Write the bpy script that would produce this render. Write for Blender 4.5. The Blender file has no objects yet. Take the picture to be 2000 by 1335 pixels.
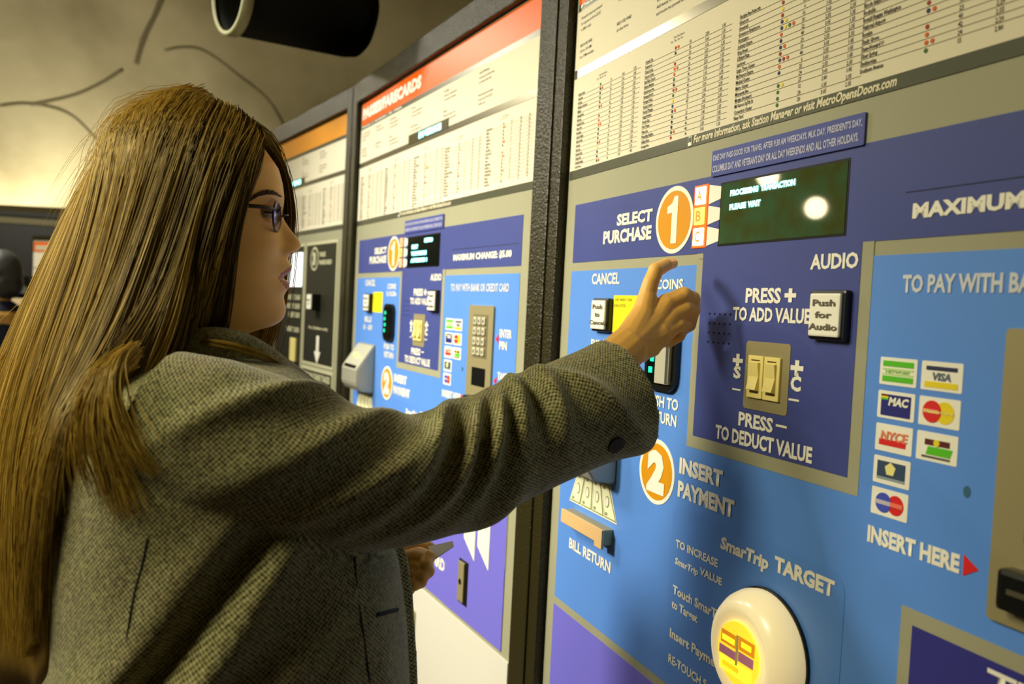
import bpy, bmesh, math, random
import numpy as np
from mathutils import Vector, Matrix
from mathutils.bvhtree import BVHTree
from mathutils import noise as mnoise

SC = bpy.context.scene
COL = SC.collection
rng = random.Random(7)

# ------------------------------------------------------------------ camera
FPX, CX, CY = 1640.0, 1000.0, 667.5          # focal length in pixels of the 2000x1335 frame
_up = np.array([.05, -1, -.039]); _up /= np.linalg.norm(_up)
_fw = np.array([0, 0, 1.0]); _yw = _fw - _fw.dot(_up)*_up; _yw /= np.linalg.norm(_yw)
_xw = np.cross(_yw, _up)
if _xw[0] < 0: _xw = -_xw
CM = np.array([_xw, _yw, _up])               # camera axes (right, down, forward) -> world
CAM = np.array([0, 0, 1.45])
cam_d = bpy.data.cameras.new('camera'); cam = bpy.data.objects.new('camera', cam_d); COL.objects.link(cam)
_r, _d, _f = CM@[1, 0, 0], CM@[0, 1, 0], CM@[0, 0, 1]
mw = Matrix.Identity(4)
for i in range(3):
    mw[i][0], mw[i][1], mw[i][2], mw[i][3] = _r[i], -_d[i], -_f[i], CAM[i]
cam.matrix_world = mw
cam_d.sensor_width = 36; cam_d.lens = FPX/2000*36
cam_d.clip_start = .02; cam_d.clip_end = 60
cam_d.dof.use_dof = True; cam_d.dof.focus_distance = 1.0; cam_d.dof.aperture_fstop = 5.4
SC.camera = cam

def ray(x, y): return CM@np.array([(x-CX)/FPX, (y-CY)/FPX, 1.0])
def pt(x, y, z): return CAM + ray(x, y)*z

# ------------------------------------------------------------------ world, lights, exposure
W = bpy.data.worlds.new('world'); SC.world = W; W.use_nodes = True
bg = W.node_tree.nodes['Background']; bg.inputs[0].default_value = (1.0, .76, .26, 1); bg.inputs[1].default_value = .045
SC.view_settings.view_transform = 'Standard'; SC.view_settings.look = 'None'
SC.view_settings.exposure = 0.2; SC.view_settings.gamma = 1.0; SC.view_settings.use_curve_mapping = False

def aim(o, target):
    d = Vector(target) - o.location
    o.rotation_euler = d.to_track_quat('-Z', 'Y').to_euler()

def area(name, loc, target, size, power, color, size_y=None, spread=None):
    l = bpy.data.lights.new(name, 'AREA'); l.energy = power; l.color = color; l.size = size
    l.shape = 'DISK'
    if size_y: l.shape = 'RECTANGLE'; l.size_y = size_y
    if spread: l.spread = math.radians(spread)
    o = bpy.data.objects.new(name, l); COL.objects.link(o); o.location = loc; aim(o, target); return o

def spot(name, loc, target, power, color, angle, blend, radius):
    l = bpy.data.lights.new(name, 'SPOT'); l.energy = power; l.color = color
    l.spot_size = math.radians(angle); l.spot_blend = blend; l.shadow_soft_size = radius
    o = bpy.data.objects.new(name, l); COL.objects.link(o); o.location = loc; aim(o, target); return o

WARM = (1.0, .92, .70)
spot('key_lamp', (-2.35, .84, 2.50), (-.40, 1.45, 1.32), 320, WARM, 48, 1.0, .22)
spot('row_lamp', (-1.75, 2.05, 2.75), (-.40, 2.15, 1.05), 165, (1.0, .96, .82), 74, 1.0, .22)
area('hall_fill', (-1.95, -.10, 3.00), (-.25, .95, 1.30), .9, 42, (1.0, .90, .56))
area('hall_lamp', (-3.83, 4.47, 3.4), (0, 1.3, 1.5), .14, 26, (1.0, .92, .72))
area('far_fill', (-3.6, 3.6, 3.2), (-3.2, 5.6, 1.3), .5, 48, (1.0, .94, .80))  # added fill light that brightens the low machine at the far wall
area('vault_uplight', (-4.6, 6.90, 1.93), (-4.5, 7.3, 4.0), 4.2, 75, (1.0, .97, .90), .20)
area('vault_downwash', (-2.2, 3.6, 3.9), (-1.6, 6.2, 4.6), 1.5, 5, (1.0, .80, .26))

# ------------------------------------------------------------------ materials
def lin(c):
    return tuple(((v/255)/12.92 if v/255 <= .04045 else ((v/255+.055)/1.055)**2.4) for v in c) + (1,)
_M = {}
def mat(name, rgb, rough=.5, metal=0.0, spec=.5, emit=None, estr=1.0, coat=0.0, bump=None, vary=None, sss=0.0):
    if name in _M: return _M[name]
    m = bpy.data.materials.new(name); m.use_nodes = True; nt = m.node_tree; b = nt.nodes['Principled BSDF']
    b.inputs['Base Color'].default_value = lin(rgb); b.inputs['Roughness'].default_value = rough
    b.inputs['Metallic'].default_value = metal; b.inputs['Specular IOR Level'].default_value = spec
    b.inputs['Coat Weight'].default_value = coat; b.inputs['Coat Roughness'].default_value = .08
    if sss:
        b.inputs['Subsurface Weight'].default_value = sss; b.inputs['Subsurface Radius'].default_value = (.010, .004, .002)
        b.inputs['Subsurface Scale'].default_value = .6
    if emit:
        b.inputs['Emission Color'].default_value = lin(emit); b.inputs['Emission Strength'].default_value = estr
    tc = None
    if bump or vary:
        tc = nt.nodes.new('ShaderNodeTexCoord')
    if bump:                                   # (scale, strength, distance)
        n = nt.nodes.new('ShaderNodeTexNoise'); n.inputs['Scale'].default_value = bump[0]; n.inputs['Detail'].default_value = 3
        bp = nt.nodes.new('ShaderNodeBump'); bp.inputs['Strength'].default_value = bump[1]; bp.inputs['Distance'].default_value = bump[2]
        nt.links.new(tc.outputs['Object'], n.inputs['Vector']); nt.links.new(n.outputs['Fac'], bp.inputs['Height'])
        nt.links.new(bp.outputs['Normal'], b.inputs['Normal'])
    if vary:                                   # (scale, rgb2, amount)
        n2 = nt.nodes.new('ShaderNodeTexNoise'); n2.inputs['Scale'].default_value = vary[0]; n2.inputs['Detail'].default_value = 5
        mx = nt.nodes.new('ShaderNodeMix'); mx.data_type = 'RGBA'
        mx.inputs[6].default_value = lin(rgb); mx.inputs[7].default_value = lin(vary[1])
        mr = nt.nodes.new('ShaderNodeMapRange'); mr.inputs[1].default_value = .35; mr.inputs[2].default_value = .65
        mr.inputs[4].default_value = vary[2]
        nt.links.new(tc.outputs['Object'], n2.inputs['Vector']); nt.links.new(n2.outputs['Fac'], mr.inputs[0])
        nt.links.new(mr.outputs[0], mx.inputs[0]); nt.links.new(mx.outputs[2], b.inputs['Base Color'])
    _M[name] = m; return m

GREY = mat('panel_grey', (158, 157, 132), .48, spec=.35, vary=(6, (150, 149, 122), .6))
PAPER = mat('chart_paper', (226, 219, 196), .8, spec=.10)
ORANGE = mat('orange_header', (234, 96, 0), .34, spec=.18)
DGREY = mat('strip_grey', (92, 94, 78), .3, metal=.3)
BLUE = mat('light_blue', (92, 145, 230), .40, spec=.5, vary=(4, (86, 138, 224), .7))
NAVY = mat('dark_blue', (66, 77, 146), .40, spec=.5, vary=(4, (60, 71, 138), .7))
PURPLE = mat('violet_blue', (114, 109, 214), .42, spec=.4)
WHITE = mat('white_print', (238, 236, 222), .45)
AMBER = mat('amber_disc', (216, 148, 12), .4)
DARKFRAME = mat('hammered_paint', (42, 39, 17), .22, spec=.45, bump=(240, .8, .003))
BLACK = mat('black_plastic', (14, 15, 13), .32)
STEEL = mat('brushed_steel', (178, 172, 150), .22, metal=.85)
SATIN = mat('satin_metal', (170, 160, 120), .45, metal=.45)
INK = mat('black_ink', (52, 48, 36), .6)
RULE = mat('rule_ink', (128, 116, 84), .6)
YELLOW = mat('yellow_sticker', (240, 228, 20), .5)
CREAM = mat('cream_plastic', (238, 222, 140), .35)
RED = mat('red_print', (214, 30, 30), .5)
GREEN = mat('green_print', (84, 188, 24), .5)
DBLUE = mat('blue_print', (30, 32, 120), .5)
LBLUE = mat('steel_blue_print', (64, 80, 190), .5)
YEL2 = mat('gold_print', (230, 208, 24), .5)
MAROON = mat('maroon_print', (90, 24, 18), .5)
GREENINK = mat('banknote_green', (140, 148, 92), .6)
BILLP = mat('banknote_paper', (232, 232, 196), .6)
DOOR = mat('cream_door', (212, 210, 200), .5)
SCREEN = mat('display_glass', (66, 72, 34), .03, spec=.8, vary=(34, (58, 92, 66), .8))
SCREEN2 = mat('dark_display', (8, 14, 12), .15)
CYAN = mat('cyan_glow', (120, 240, 240), .5, emit=(150, 250, 250), estr=2.6)
LAMPB = mat('button_glow', (250, 200, 140), .5, emit=(255, 220, 160), estr=6)
LAMPB2 = mat('button_glow_soft', (250, 214, 90), .5, emit=(250, 200, 80), estr=1.6)
PEACH = mat('dim_button', (240, 178, 140), .5, emit=(240, 170, 130), estr=.35)
REDGLOW = mat('button_bezel', (190, 70, 10), .5, emit=(235, 80, 6), estr=1.6)
GREENLED = mat('green_led', (20, 190, 140), .4, emit=(20, 220, 160), estr=1.2)
MILK = mat('milky_plastic', (250, 240, 205), .30, emit=(255, 226, 160), estr=.40, coat=.3, sss=.2)  # added emission brightens the dome where it sits in shade
GLOWY = mat('target_glow', (250, 214, 70), .4, emit=(255, 205, 40), estr=.85)
BLKPANEL = mat('black_panel', (46, 46, 36), .35)
BORDER = mat('pale_border', (196, 194, 160), .5)

# ------------------------------------------------------------------ mesh helpers
def obj(name, me, mats, parent=None, smooth=False):
    o = bpy.data.objects.new(name, me); COL.objects.link(o)
    if parent: o.parent = parent
    if not isinstance(mats, (list, tuple)): mats = [mats]
    if len(me.materials) == 0:
        for m in mats: me.materials.append(m)
    if smooth:
        me.polygons.foreach_set('use_smooth', [True]*len(me.polygons))
    return o
def from_bm(bm, name='mesh'):
    me = bpy.data.meshes.new(name); bm.to_mesh(me); bm.free(); return me
def tag(o, label, cat, group=None):
    o['label'] = label; o['category'] = cat
    if group: o['group'] = group
    return o
def thing(name, label, cat, loc=(0, 0, 0), rotz=0.0, group=None):
    o = bpy.data.objects.new(name, None); COL.objects.link(o); o.empty_display_size = .1
    o.location = loc; o.rotation_euler = (0, 0, rotz); tag(o, label, cat, group); return o
def struct(o): o['kind'] = 'structure'; return o

def bm_box(bm, x0, x1, y0, y1, z0, z1, bev=0.0, mi=0):
    r = bmesh.ops.create_cube(bm, size=1.0)
    vs = r['verts']
    for v in vs:
        v.co = Vector(((x0+x1)/2+v.co.x*(x1-x0), (y0+y1)/2+v.co.y*(y1-y0), (z0+z1)/2+v.co.z*(z1-z0)))
    fs = {f for v in vs for f in v.link_faces}
    for f in fs: f.material_index = mi
    if bev:
        es = list({e for f in fs for e in f.edges})
        bmesh.ops.bevel(bm, geom=es, offset=bev, segments=2, affect='EDGES', profile=.6)
def bm_prism(bm, poly, y0, y1, mi=0):
    """outline in (x, z), swept from y0 (front) to y1"""
    a = [bm.verts.new((x, y0, z)) for x, z in poly]; b = [bm.verts.new((x, y1, z)) for x, z in poly]
    n = len(poly); fs = [bm.faces.new(a), bm.faces.new(b[::-1])]
    for i in range(n):
        fs.append(bm.faces.new((a[i], b[i], b[(i+1) % n], a[(i+1) % n])))
    for f in fs: f.material_index = mi
    bmesh.ops.recalc_face_normals(bm, faces=fs)
def circ(cx, cz, r, n=48, rz=None, a0=0.0, a1=2*math.pi):
    return [(cx+r*math.cos(a0+(a1-a0)*i/n), cz+(rz or r)*math.sin(a0+(a1-a0)*i/n)) for i in range(n)]
def rrect(x0, x1, z0, z1, r, n=6):
    o = []
    for cx, cz, a in ((x1-r, z1-r, 0), (x0+r, z1-r, 90), (x0+r, z0+r, 180), (x1-r, z0+r, 270)):
        for i in range(n+1):
            t = math.radians(a+90*i/n); o.append((cx+r*math.cos(t), cz+r*math.sin(t)))
    return o
def box(name, parent, m, x0, x1, z0, z1, y0=-.0006, y1=0.0, bev=0.0):
    bm = bmesh.new(); bm_box(bm, x0, x1, y0, y1, z0, z1, bev); return obj(name, from_bm(bm), m, parent)
def prism(name, parent, m, poly, y0=-.0006, y1=0.0):
    bm = bmesh.new(); bm_prism(bm, poly, y0, y1); return obj(name, from_bm(bm), m, parent)

def text_mesh(s, bold=.0, line=1.0, align='LEFT', res=2):
    c = bpy.data.curves.new('t', 'FONT'); c.body = s; c.size = 1.0; c.offset = bold; c.resolution_u = res
    c.space_line = line; c.align_x = align
    o = bpy.data.objects.new('t', c); COL.objects.link(o)
    me = bpy.data.meshes.new_from_object(o)
    bpy.data.objects.remove(o); bpy.data.curves.remove(c)
    me.materials.clear()
    return me
def vget(me):
    a = np.empty(len(me.vertices)*3); me.vertices.foreach_get('co', a); return a.reshape(-1, 3)
def vset(me, a):
    me.vertices.foreach_set('co', np.ascontiguousarray(a).ravel()); me.update()
def text(parent, s, x0, x1, z0, z1, m, y=-.0013, bold=.022, shear=0.0, name='lettering'):
    me = text_mesh(s, bold*1.25+.010); v = vget(me)
    lo, hi = v.min(0), v.max(0)
    u = (v[:, 0]-lo[0])/(hi[0]-lo[0]); w = (v[:, 1]-lo[1])/(hi[1]-lo[1])
    out = np.stack([x0+u*(x1-x0)+shear*w*(z1-z0), np.full(len(u), y), z0+w*(z1-z0)], 1)
    vset(me, out); return obj(name, me, m, parent)
def block(parent, s, x, ztop, cap, pitch, m, y=-.0013, xs=.8, bold=.0, align='LEFT', name='lettering'):
    """several lines set at one size: cap height and line pitch in metres, first cap top at ztop"""
    k = cap/.72; me = text_mesh(s, bold, pitch/k, align, 1); v = vget(me)
    out = np.stack([x+v[:, 0]*k*xs, np.full(len(v), y), ztop-cap+v[:, 1]*k], 1)
    vset(me, out); return obj(name, me, m, parent)
def shared(o, parent):
    c = o.copy(); COL.objects.link(c); c.parent = parent; return c
# ------------------------------------------------------------------ geometry of the row of machines
def heading(xv):
    d = ray(xv, CY+.05*(xv-CX)-.039*FPX); d[2] = 0; return -d/np.linalg.norm(d)
UN, UT, UB = heading(330), heading(138), heading(-10)      # each machine is turned a little from its neighbour
def nrm(u):
    n = np.cross(u, [0, 0, 1.0]); return n
O_N = np.array([.08056781, 1.37794266, 0.0])
O_T = np.array([.07086718, 1.40156338, 0.0]) - 1.128*UT
O_B = np.array([-.47837898, 2.44216954, 0.0]) - 1.094*UB
def ang(u): return math.atan2(u[1], u[0])

# ------------------------------------------------------------------ floor, walls, vault
FLOOR = mat('floor_tile', (104, 78, 58), .5, vary=(3, (84, 62, 48), .8))
CONC = mat('vault_concrete', (150, 138, 98), .85, vary=(1.1, (110, 98, 60), .9), bump=(14, .3, .01))
WALLD = mat('dark_wall', (34, 36, 30), .45)
bm = bmesh.new(); bm_box(bm, -9, 5, -3, 9.5, -.1, 0); struct(obj('floor', from_bm(bm), FLOOR))

VY, VZ, VR = 2.2, .9, 5.0
def vault_y(a): return VY+VR*math.cos(a), VZ+VR*math.sin(a)
bm = bmesh.new(); N = 48; prof = []
for i in range(N+1):
    a = math.radians(14+i*(166-14)/N); prof.append(vault_y(a))
rows = []
for X in (-9, 5):
    rows.append([[bm.verts.new((X, y, z)) for y, z in prof],
                 [bm.verts.new((X, VY+(y-VY)*1.04, VZ+(z-VZ)*1.04)) for y, z in prof]])
for i in range(N):
    bm.faces.new((rows[0][0][i], rows[1][0][i], rows[1][0][i+1], rows[0][0][i+1]))
    bm.faces.new((rows[0][1][i], rows[0][1][i+1], rows[1][1][i+1], rows[1][1][i]))
me = from_bm(bm); vault = struct(obj('ceiling', me, CONC, smooth=True))
def on_vault(x, y):
    """where the sight line through a point of the picture meets the vault"""
    r = ray(x, y); dy, dz = r[1], r[2]; cy, cz = CAM[1]-VY, CAM[2]-VZ
    a = dy*dy+dz*dz; b = 2*(dy*cy+dz*cz); c = cy*cy+cz*cz-VR*VR
    t = (-b+math.sqrt(b*b-4*a*c))/(2*a); return CAM+r*t
def smooth_path(P, n):
    P = [np.array(p, float) for p in P]; out = []
    Q = [2*P[0]-P[1]]+P+[2*P[-1]-P[-2]]
    m = len(P)-1
    for k in range(n+1):
        s = k/n*m; i = min(int(s), m-1); t = s-i
        a, b, c, d = Q[i], Q[i+1], Q[i+2], Q[i+3]
        out.append(.5*((2*b)+(-a+c)*t+(2*a-5*b+4*c-d)*t*t+(-a+3*b-3*c+d)*t**3))
    return out
def tube_bm(bm, P, R, n=10, cap=True, mi=0):
    P = [Vector(p) for p in P]; m = len(P)
    if not hasattr(R, '__len__'): R = [R]*m
    t0 = (P[1]-P[0]).normalized(); ref = Vector((0, 0, 1)) if abs(t0.z) < .9 else Vector((1, 0, 0))
    nx = t0.cross(ref).normalized(); rings = []
    for i in range(m):
        t = (P[min(i+1, m-1)]-P[max(i-1, 0)]).normalized()
        nx = (nx-t*nx.dot(t)).normalized(); ny = t.cross(nx)
        rings.append([bm.verts.new(P[i]+(nx*math.cos(2*math.pi*k/n)+ny*math.sin(2*math.pi*k/n))*R[i]) for k in range(n)])
    fs = []
    for i in range(m-1):
        for k in range(n):
            fs.append(bm.faces.new((rings[i][k], rings[i][(k+1) % n], rings[i+1][(k+1) % n], rings[i+1][k])))
    if cap:
        fs.append(bm.faces.new(rings[0][::-1])); fs.append(bm.faces.new(rings[-1]))
    for f in fs: f.material_index = mi; f.smooth = True
    return rings
SEAM = mat('seam_shadow_gap', (84, 74, 40), .9)
for k, (pp, r) in enumerate([([(555, 245), (522, 192), (470, 150), (430, 118), (390, 95), (352, 92), (322, 98)], .020),
                             ([(190, 272), (180, 262), (150, 232), (120, 215), (80, 205), (40, 202), (0, 207)], .022),
                             ([(318, -8), (302, 30), (286, 62), (274, 95), (266, 125)], .034),
                             ([(240, 135), (205, 158), (160, 180), (120, 192), (60, 205)], .024)]):
    bm = bmesh.new(); tube_bm(bm, [np.array([q[0], VY+(q[1]-VY)*(1+.7*r/VR), VZ+(q[2]-VZ)*(1+.7*r/VR)]) for q in smooth_path([on_vault(*p) for p in pp], 24)], r, 8)
    struct(obj('trim_%d' % (k+1), from_bm(bm), SEAM))
# low dark wall in front of the vault springing, with a coping
WA, WB = np.array([-8.5, 5.05, 0]), np.array([-1.75, 6.75, 0]); wd = (WB-WA)/np.linalg.norm(WB-WA); wl = np.linalg.norm(WB-WA)
def walled(name, x0, x1, y0, y1, z0, z1, m):
    bm = bmesh.new(); bm_box(bm, x0, x1, y0, y1, z0, z1); o = obj(name, from_bm(bm), m)
    o.location = WA; o.rotation_euler = (0, 0, math.atan2(wd[1], wd[0])); return struct(o)
walled('wall_back', 0, wl, 0, .12, 0, 1.955, WALLD)
walled('trim_5', 0, wl, -.03, .15, 1.955, 1.99, BLACK)
walled('trim_6', 0, wl, -.012, 0.0, 1.90, 1.945, mat('olive_trim', (120, 112, 70), .5))
for k in range(7):
    walled('trim_%d' % (7+k), .55+k*.95, .58+k*.95, -.012, 0, 0, 1.9, mat('wall_joint', (60, 62, 50), .4))
# walls that close the hall outside the view
bm = bmesh.new(); bm_box(bm, 4.9, 5.0, -3, 9, 0, 5); struct(obj('wall_right', from_bm(bm), CONC))
bm = bmesh.new(); bm_box(bm, -9, -8.9, -3, 9, 0, 5); struct(obj('wall_left', from_bm(bm), CONC))
bm = bmesh.new(); bm_box(bm, -9, 5, -2.9, -2.8, 0, 3.4); struct(obj('wall_front', from_bm(bm), WALLD))

# ------------------------------------------------------------------ fare listing shared by the machines
COLS = [["Addison Road", "Anacostia", "Archives", "Arlington Cemetery", "Ballston", "Benning Road", "Bethesda", "Braddock Road", "Branch Ave", "Brookland", "Capitol Heights", "Capitol South", "Cheverly", "Clarendon", "Cleveland Park", "College Park", "Columbia Heights", "Court House"],
        ["Crystal City", "Deanwood", "Dunn Loring", "Dupont Circle", "East Falls Church", "Eastern Market", "Eisenhower Ave", "Farragut North", "Farragut West", "Federal Center", "Federal Triangle", "Foggy Bottom", "Forest Glen", "Fort Totten", "Franconia", "Friendship Heights", "Gallery Place", "Georgia Ave"],
        ["Georgia Ave-Petworth", "Glenmont", "Greenbelt", "Grosvenor-Strathmore", "Huntington", "Judiciary Square", "King Street", "L'Enfant Plaza", "Landover", "Largo Town Center", "McPherson Square", "Medical Center", "Metro Center", "Minnesota Ave", "Morgan Boulevard", "Mt Vernon Sq/7th St", "Convention Center", "Navy Yard"],
        ["New Carrollton", "New York Ave", "Pentagon", "Pentagon City", "Potomac Ave", "Prince George's", "Rhode Island Ave", "Rockville", "Ronald Reagan Washington", "National Airport", "Rosslyn", "Shady Grove", "Shaw-Howard U", "Silver Spring", "Smithsonian", "Southern Avenue"],
        ["Stadium-Armory", "Suitland", "Takoma", "Tenleytown", "Twinbrook", "U Street", "Union Station", "Van Dorn Street", "Van Ness", "Vienna", "Virginia Square", "Waterfront", "West Falls Church", "West Hyattsville", "Wheaton", "White Flint", "Woodley Park"]]
COLX = [.0185, .2235, .4300, .6210, .8260]
PITCH = .00680
GREEN_, RED_, DB_, OR_ = mat('dot_green', (52, 104, 30), .6), mat('dot_red', (158, 44, 20), .6), mat('dot_blue', (40, 44, 96), .6), mat('dot_orange', (214, 92, 22), .6)
DOTM = [GREEN_, RED_, YEL2, RED_, DB_, DB_, OR_, DB_, DB_, RED_, DB_, OR_, DB_, None, GREEN_, GREEN_, GREEN_]
FARE = {}
def listing(parent):
    r2 = random.Random(3)
    if FARE:
        for o in FARE['parts']: shared(o, parent)
        return
    parts = []
    for ci, names in enumerate(COLS):
        x = COLX[ci]; top = 1.8000
        if ci >= 3: top = 1.6885+PITCH*(len(names)-1)+.0036
        n = len(names)
        parts.append(block(parent, "\n".join(names), x, top, .0042, PITCH, INK, xs=.68, bold=.026, name='fare_listing'))
        for dx, f in ((.110, lambda: str(r2.randint(4, 48))), (.140, lambda: "%.2f" % (r2.choice([1.35, 1.65, 1.85, 2.2, 2.55, 2.8, 3.05, 3.3, 3.6]))), (.173, lambda: "%.2f" % r2.choice([1.35, 1.85, 2.35]))):
            parts.append(block(parent, "\n".join(f() for _ in names), x+dx, top, .0042, PITCH, INK, xs=.74, bold=.014, align='RIGHT' if dx < .12 else 'LEFT', name='fare_listing'))
        parts.append(block(parent, "        Travel  Peak  Reduced\nLines   Time   Fare   Fare", x+.062, top+.0145, .0030, .0045, INK, xs=.66, bold=.008, name='column_heading'))
        bm = bmesh.new()
        for k in range(n-1):
            if ci == 2 and k == 15: continue
            z = top-k*PITCH-.0052; bm_box(bm, x, x+.192, -.0011, -.0006, z-.00016, z+.00016)
        parts.append(obj('rule_lines', from_bm(bm), RULE, parent))
        bm = bmesh.new(); ms = []
        for k in range(n):
            j = (k*5+ci*3) % 17 if ci != 2 else min(k, 16)
            if ci == 2 and k == 17: j = 16
            main = DOTM[j]
            extra = []
            if ci == 2: extra = {4: [YEL2], 5: [YEL2, GREEN_, OR_], 8: [OR_], 10: [RED_, OR_], 14: [YEL2]}.get(k, [])
            elif (k+ci) % 4 == 1: extra = [OR_]
            for q, m in enumerate([main]+extra):
                if m is None: continue
                if m not in ms: ms.append(m)
                cx = x+.0745+q*.0062; cz = top-k*PITCH-.0018
                bm_prism(bm, circ(cx, cz, .0020, 14), -.0013, -.0006, ms.index(m))
        parts.append(obj('line_dots', from_bm(bm), ms, parent))
    FARE['parts'] = parts

PARA = ["Farecards may be purchased\nfor any amount from $1.35\nto $45 in cash", "REGULAR FARE\n5:30 to 9:30 AM\n3 to 7 PM weekdays", "REDUCED FARE\nall other times", "ONE DAY PASS\nUnlimited rides for one day", "SHORT TRIP PASS\nSeven days of unlimited rides\nup to the peak fare limit", "FAST PASS\nSeven days of unlimited rides\non every line of the railway", "BONUS\nAdd twenty dollars or more\nand receive ten percent extra"]
CH1 = {}
def chart_one(parent):
    if CH1:
        for o in CH1['p']: shared(o, parent)
        return
    p = []
    for k, (x, i) in enumerate([(.016, 0), (.016, 1), (.135, 3), (.135, 2), (.245, 4), (.245, 6), (.40, 5), (.40, 4), (.60, 5), (.60, 6), (.78, 4), (.78, 0)]):
        z = 1.922 if k % 2 == 0 else 1.878
        p.append(block(parent, PARA[i], x, z, .0046, .0092, INK, xs=.92, bold=.008, name='fare_notice'))
    CH1['p'] = p

LOGOS = []
def logos(parent):
    if LOGOS:
        for o in LOGOS:
            c = shared(o, parent)
            for ch in o.children: shared(ch, c)
        return
    x = [.6690, .7141]; w, h = .0405, .0245
    rows = [1.4240, 1.3940, 1.3644, 1.3352, 1.3066]
    def card(i, j, m=WHITE):
        o = prism('card_logo', parent, m, rrect(x[j], x[j]+w, rows[i]-h, rows[i], .0012, 3), -.0010, 0)
        LOGOS.append(o); return o, x[j], rows[i]
    def bx(o, m, X, Z, x0, x1, z0, z1, y=-.0014): return box('logo_print', o, m, X+x0, X+x1, Z-z1, Z-z0, y, -.0008)
    o, X, Z = card(0, 0)
    bx(o, GREEN, X, Z, .0035, .037, .003, .0080); bx(o, GREEN, X, Z, .0035, .037, .0165, .0215)
    bx(o, mat('pale_green_print', (188, 222, 140), .5), X, Z, .0035, .037, .0095, .0112); bx(o, _M['pale_green_print'], X, Z, .0035, .037, .0142, .0156)
    text(o, "NETWORK", X+.007, X+.034, Z-.0140, Z-.0114, mat('mid_green_print', (130, 190, 90), .5), -.0014)
    o, X, Z = card(0, 1)
    bx(o, mat('navy_print', (36, 44, 78), .5), X, Z, .005, .0355, .0040, .0075); bx(o, YEL2, X, Z, .004, .0365, .0170, .0220)
    text(o, "VISA", X+.0105, X+.030, Z-.0160, Z-.0092, mat('slate_print', (92, 104, 118), .5), -.0014, .03, .15)
    o, X, Z = card(1, 0)
    bx(o, DBLUE, X, Z, .004, .0365, .003, .0220); bx(o, MAROON, X, Z, .004, .012, .003, .0047, -.0017); bx(o, YEL2, X, Z, .004, .012, .0047, .0064, -.0017); bx(o, GREEN, X, Z, .004, .012, .0064, .0080, -.0017)
    text(o, "MAC", X+.0125, X+.0335, Z-.0128, Z-.0050, WHITE, -.0018, .03, .2)
    o, X, Z = card(1, 1)
    LOG = [(YEL2, .0260, -.0013), (RED, .0135, -.0016)]
    for m, cx, y in LOG: prism('logo_print', o, m, circ(X+cx, Z-.0122, .0093, 28), y, -.0008)
    bx(o, mat('pink_print', (236, 160, 130), .5), X, Z, .0050, .0200, .0105, .0135, -.0019)
    text(o, "MasterCard", X+.0060, X+.0345, Z-.0134, Z-.0108, mat('pale_gold_print', (240, 226, 120), .5), -.0020)
    o, X, Z = card(2, 0)
    bx(o, RED, X, Z, .0045, .034, .0135, .0190); text(o, "NYCE", X+.006, X+.035, Z-.0145, Z-.0060, mat('salmon_print', (226, 130, 90), .5), -.0017, .02, .15)
    o, X, Z = card(2, 1)
    bx(o, MAROON, X, Z, .0085, .0330, .0060, .0110); prism('logo_print', o, YEL2, circ(X+.0205, Z-.0085, .0030, 20), -.0018, -.0008)
    prism('logo_print', o, GREEN, [(X+.010, Z-.0190), (X+.034, Z-.0190), (X+.036, Z-.0120), (X+.012, Z-.0120)], -.0014, -.0008)
    bx(o, mat('olive_print', (84, 84, 66), .5), X, Z, .006, .034, .0200, .0218)
    o, X, Z = card(3, 0)
    bx(o, mat('cadet_print', (50, 70, 100), .5), X, Z, .0045, .0355, .0040, .0180)
    prism('logo_print', o, mat('pale_star', (232, 226, 140), .5), circ(X+.0195, Z-.0105, .0062, 5, None, math.pi/2, math.pi*2.5), -.0018, -.0008)
    bx(o, mat('greyblue_print', (140, 156, 166), .5), X, Z, .0045, .0355, .0182, .0205)
    o, X, Z = card(4, 0)
    prism('logo_print', o, RED, circ(X+.0275, Z-.0125, .0088, 28), -.0013, -.0008); prism('logo_print', o, LBLUE, circ(X+.0140, Z-.0125, .0088, 28), -.0016, -.0008)
    bx(o, mat('silver_print', (190, 184, 200), .5), X, Z, .0058, .0220, .0105, .0142, -.0019); bx(o, mat('rose_print', (238, 120, 90), .5), X, Z, .0220, .0355, .0105, .0142, -.0019)

def push_button(parent, x0, x1, z0, z1, d, label, name='push_button'):
    b = box(name, parent, BLACK, x0, x1, z0, z1, -d, 0, .003)
    c = box('button_cap', b, WHITE, x0+.0035, x1-.0035, z0+.0035, z1-.0035, -d-.0035, -d+.001, .002)
    ls = label.split("\n"); zc = (z0+z1)/2; n = len(ls)
    for i, s in enumerate(ls):
        k = len(s)*.0038; z = zc+(n-1)*.0058-i*.0116
        text(b, s, (x0+x1)/2-k, (x0+x1)/2+k, z-.0033, z+.0033, mat('soft_ink', (92, 84, 66), .6), -d-.0041, .02)
    return b

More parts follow.
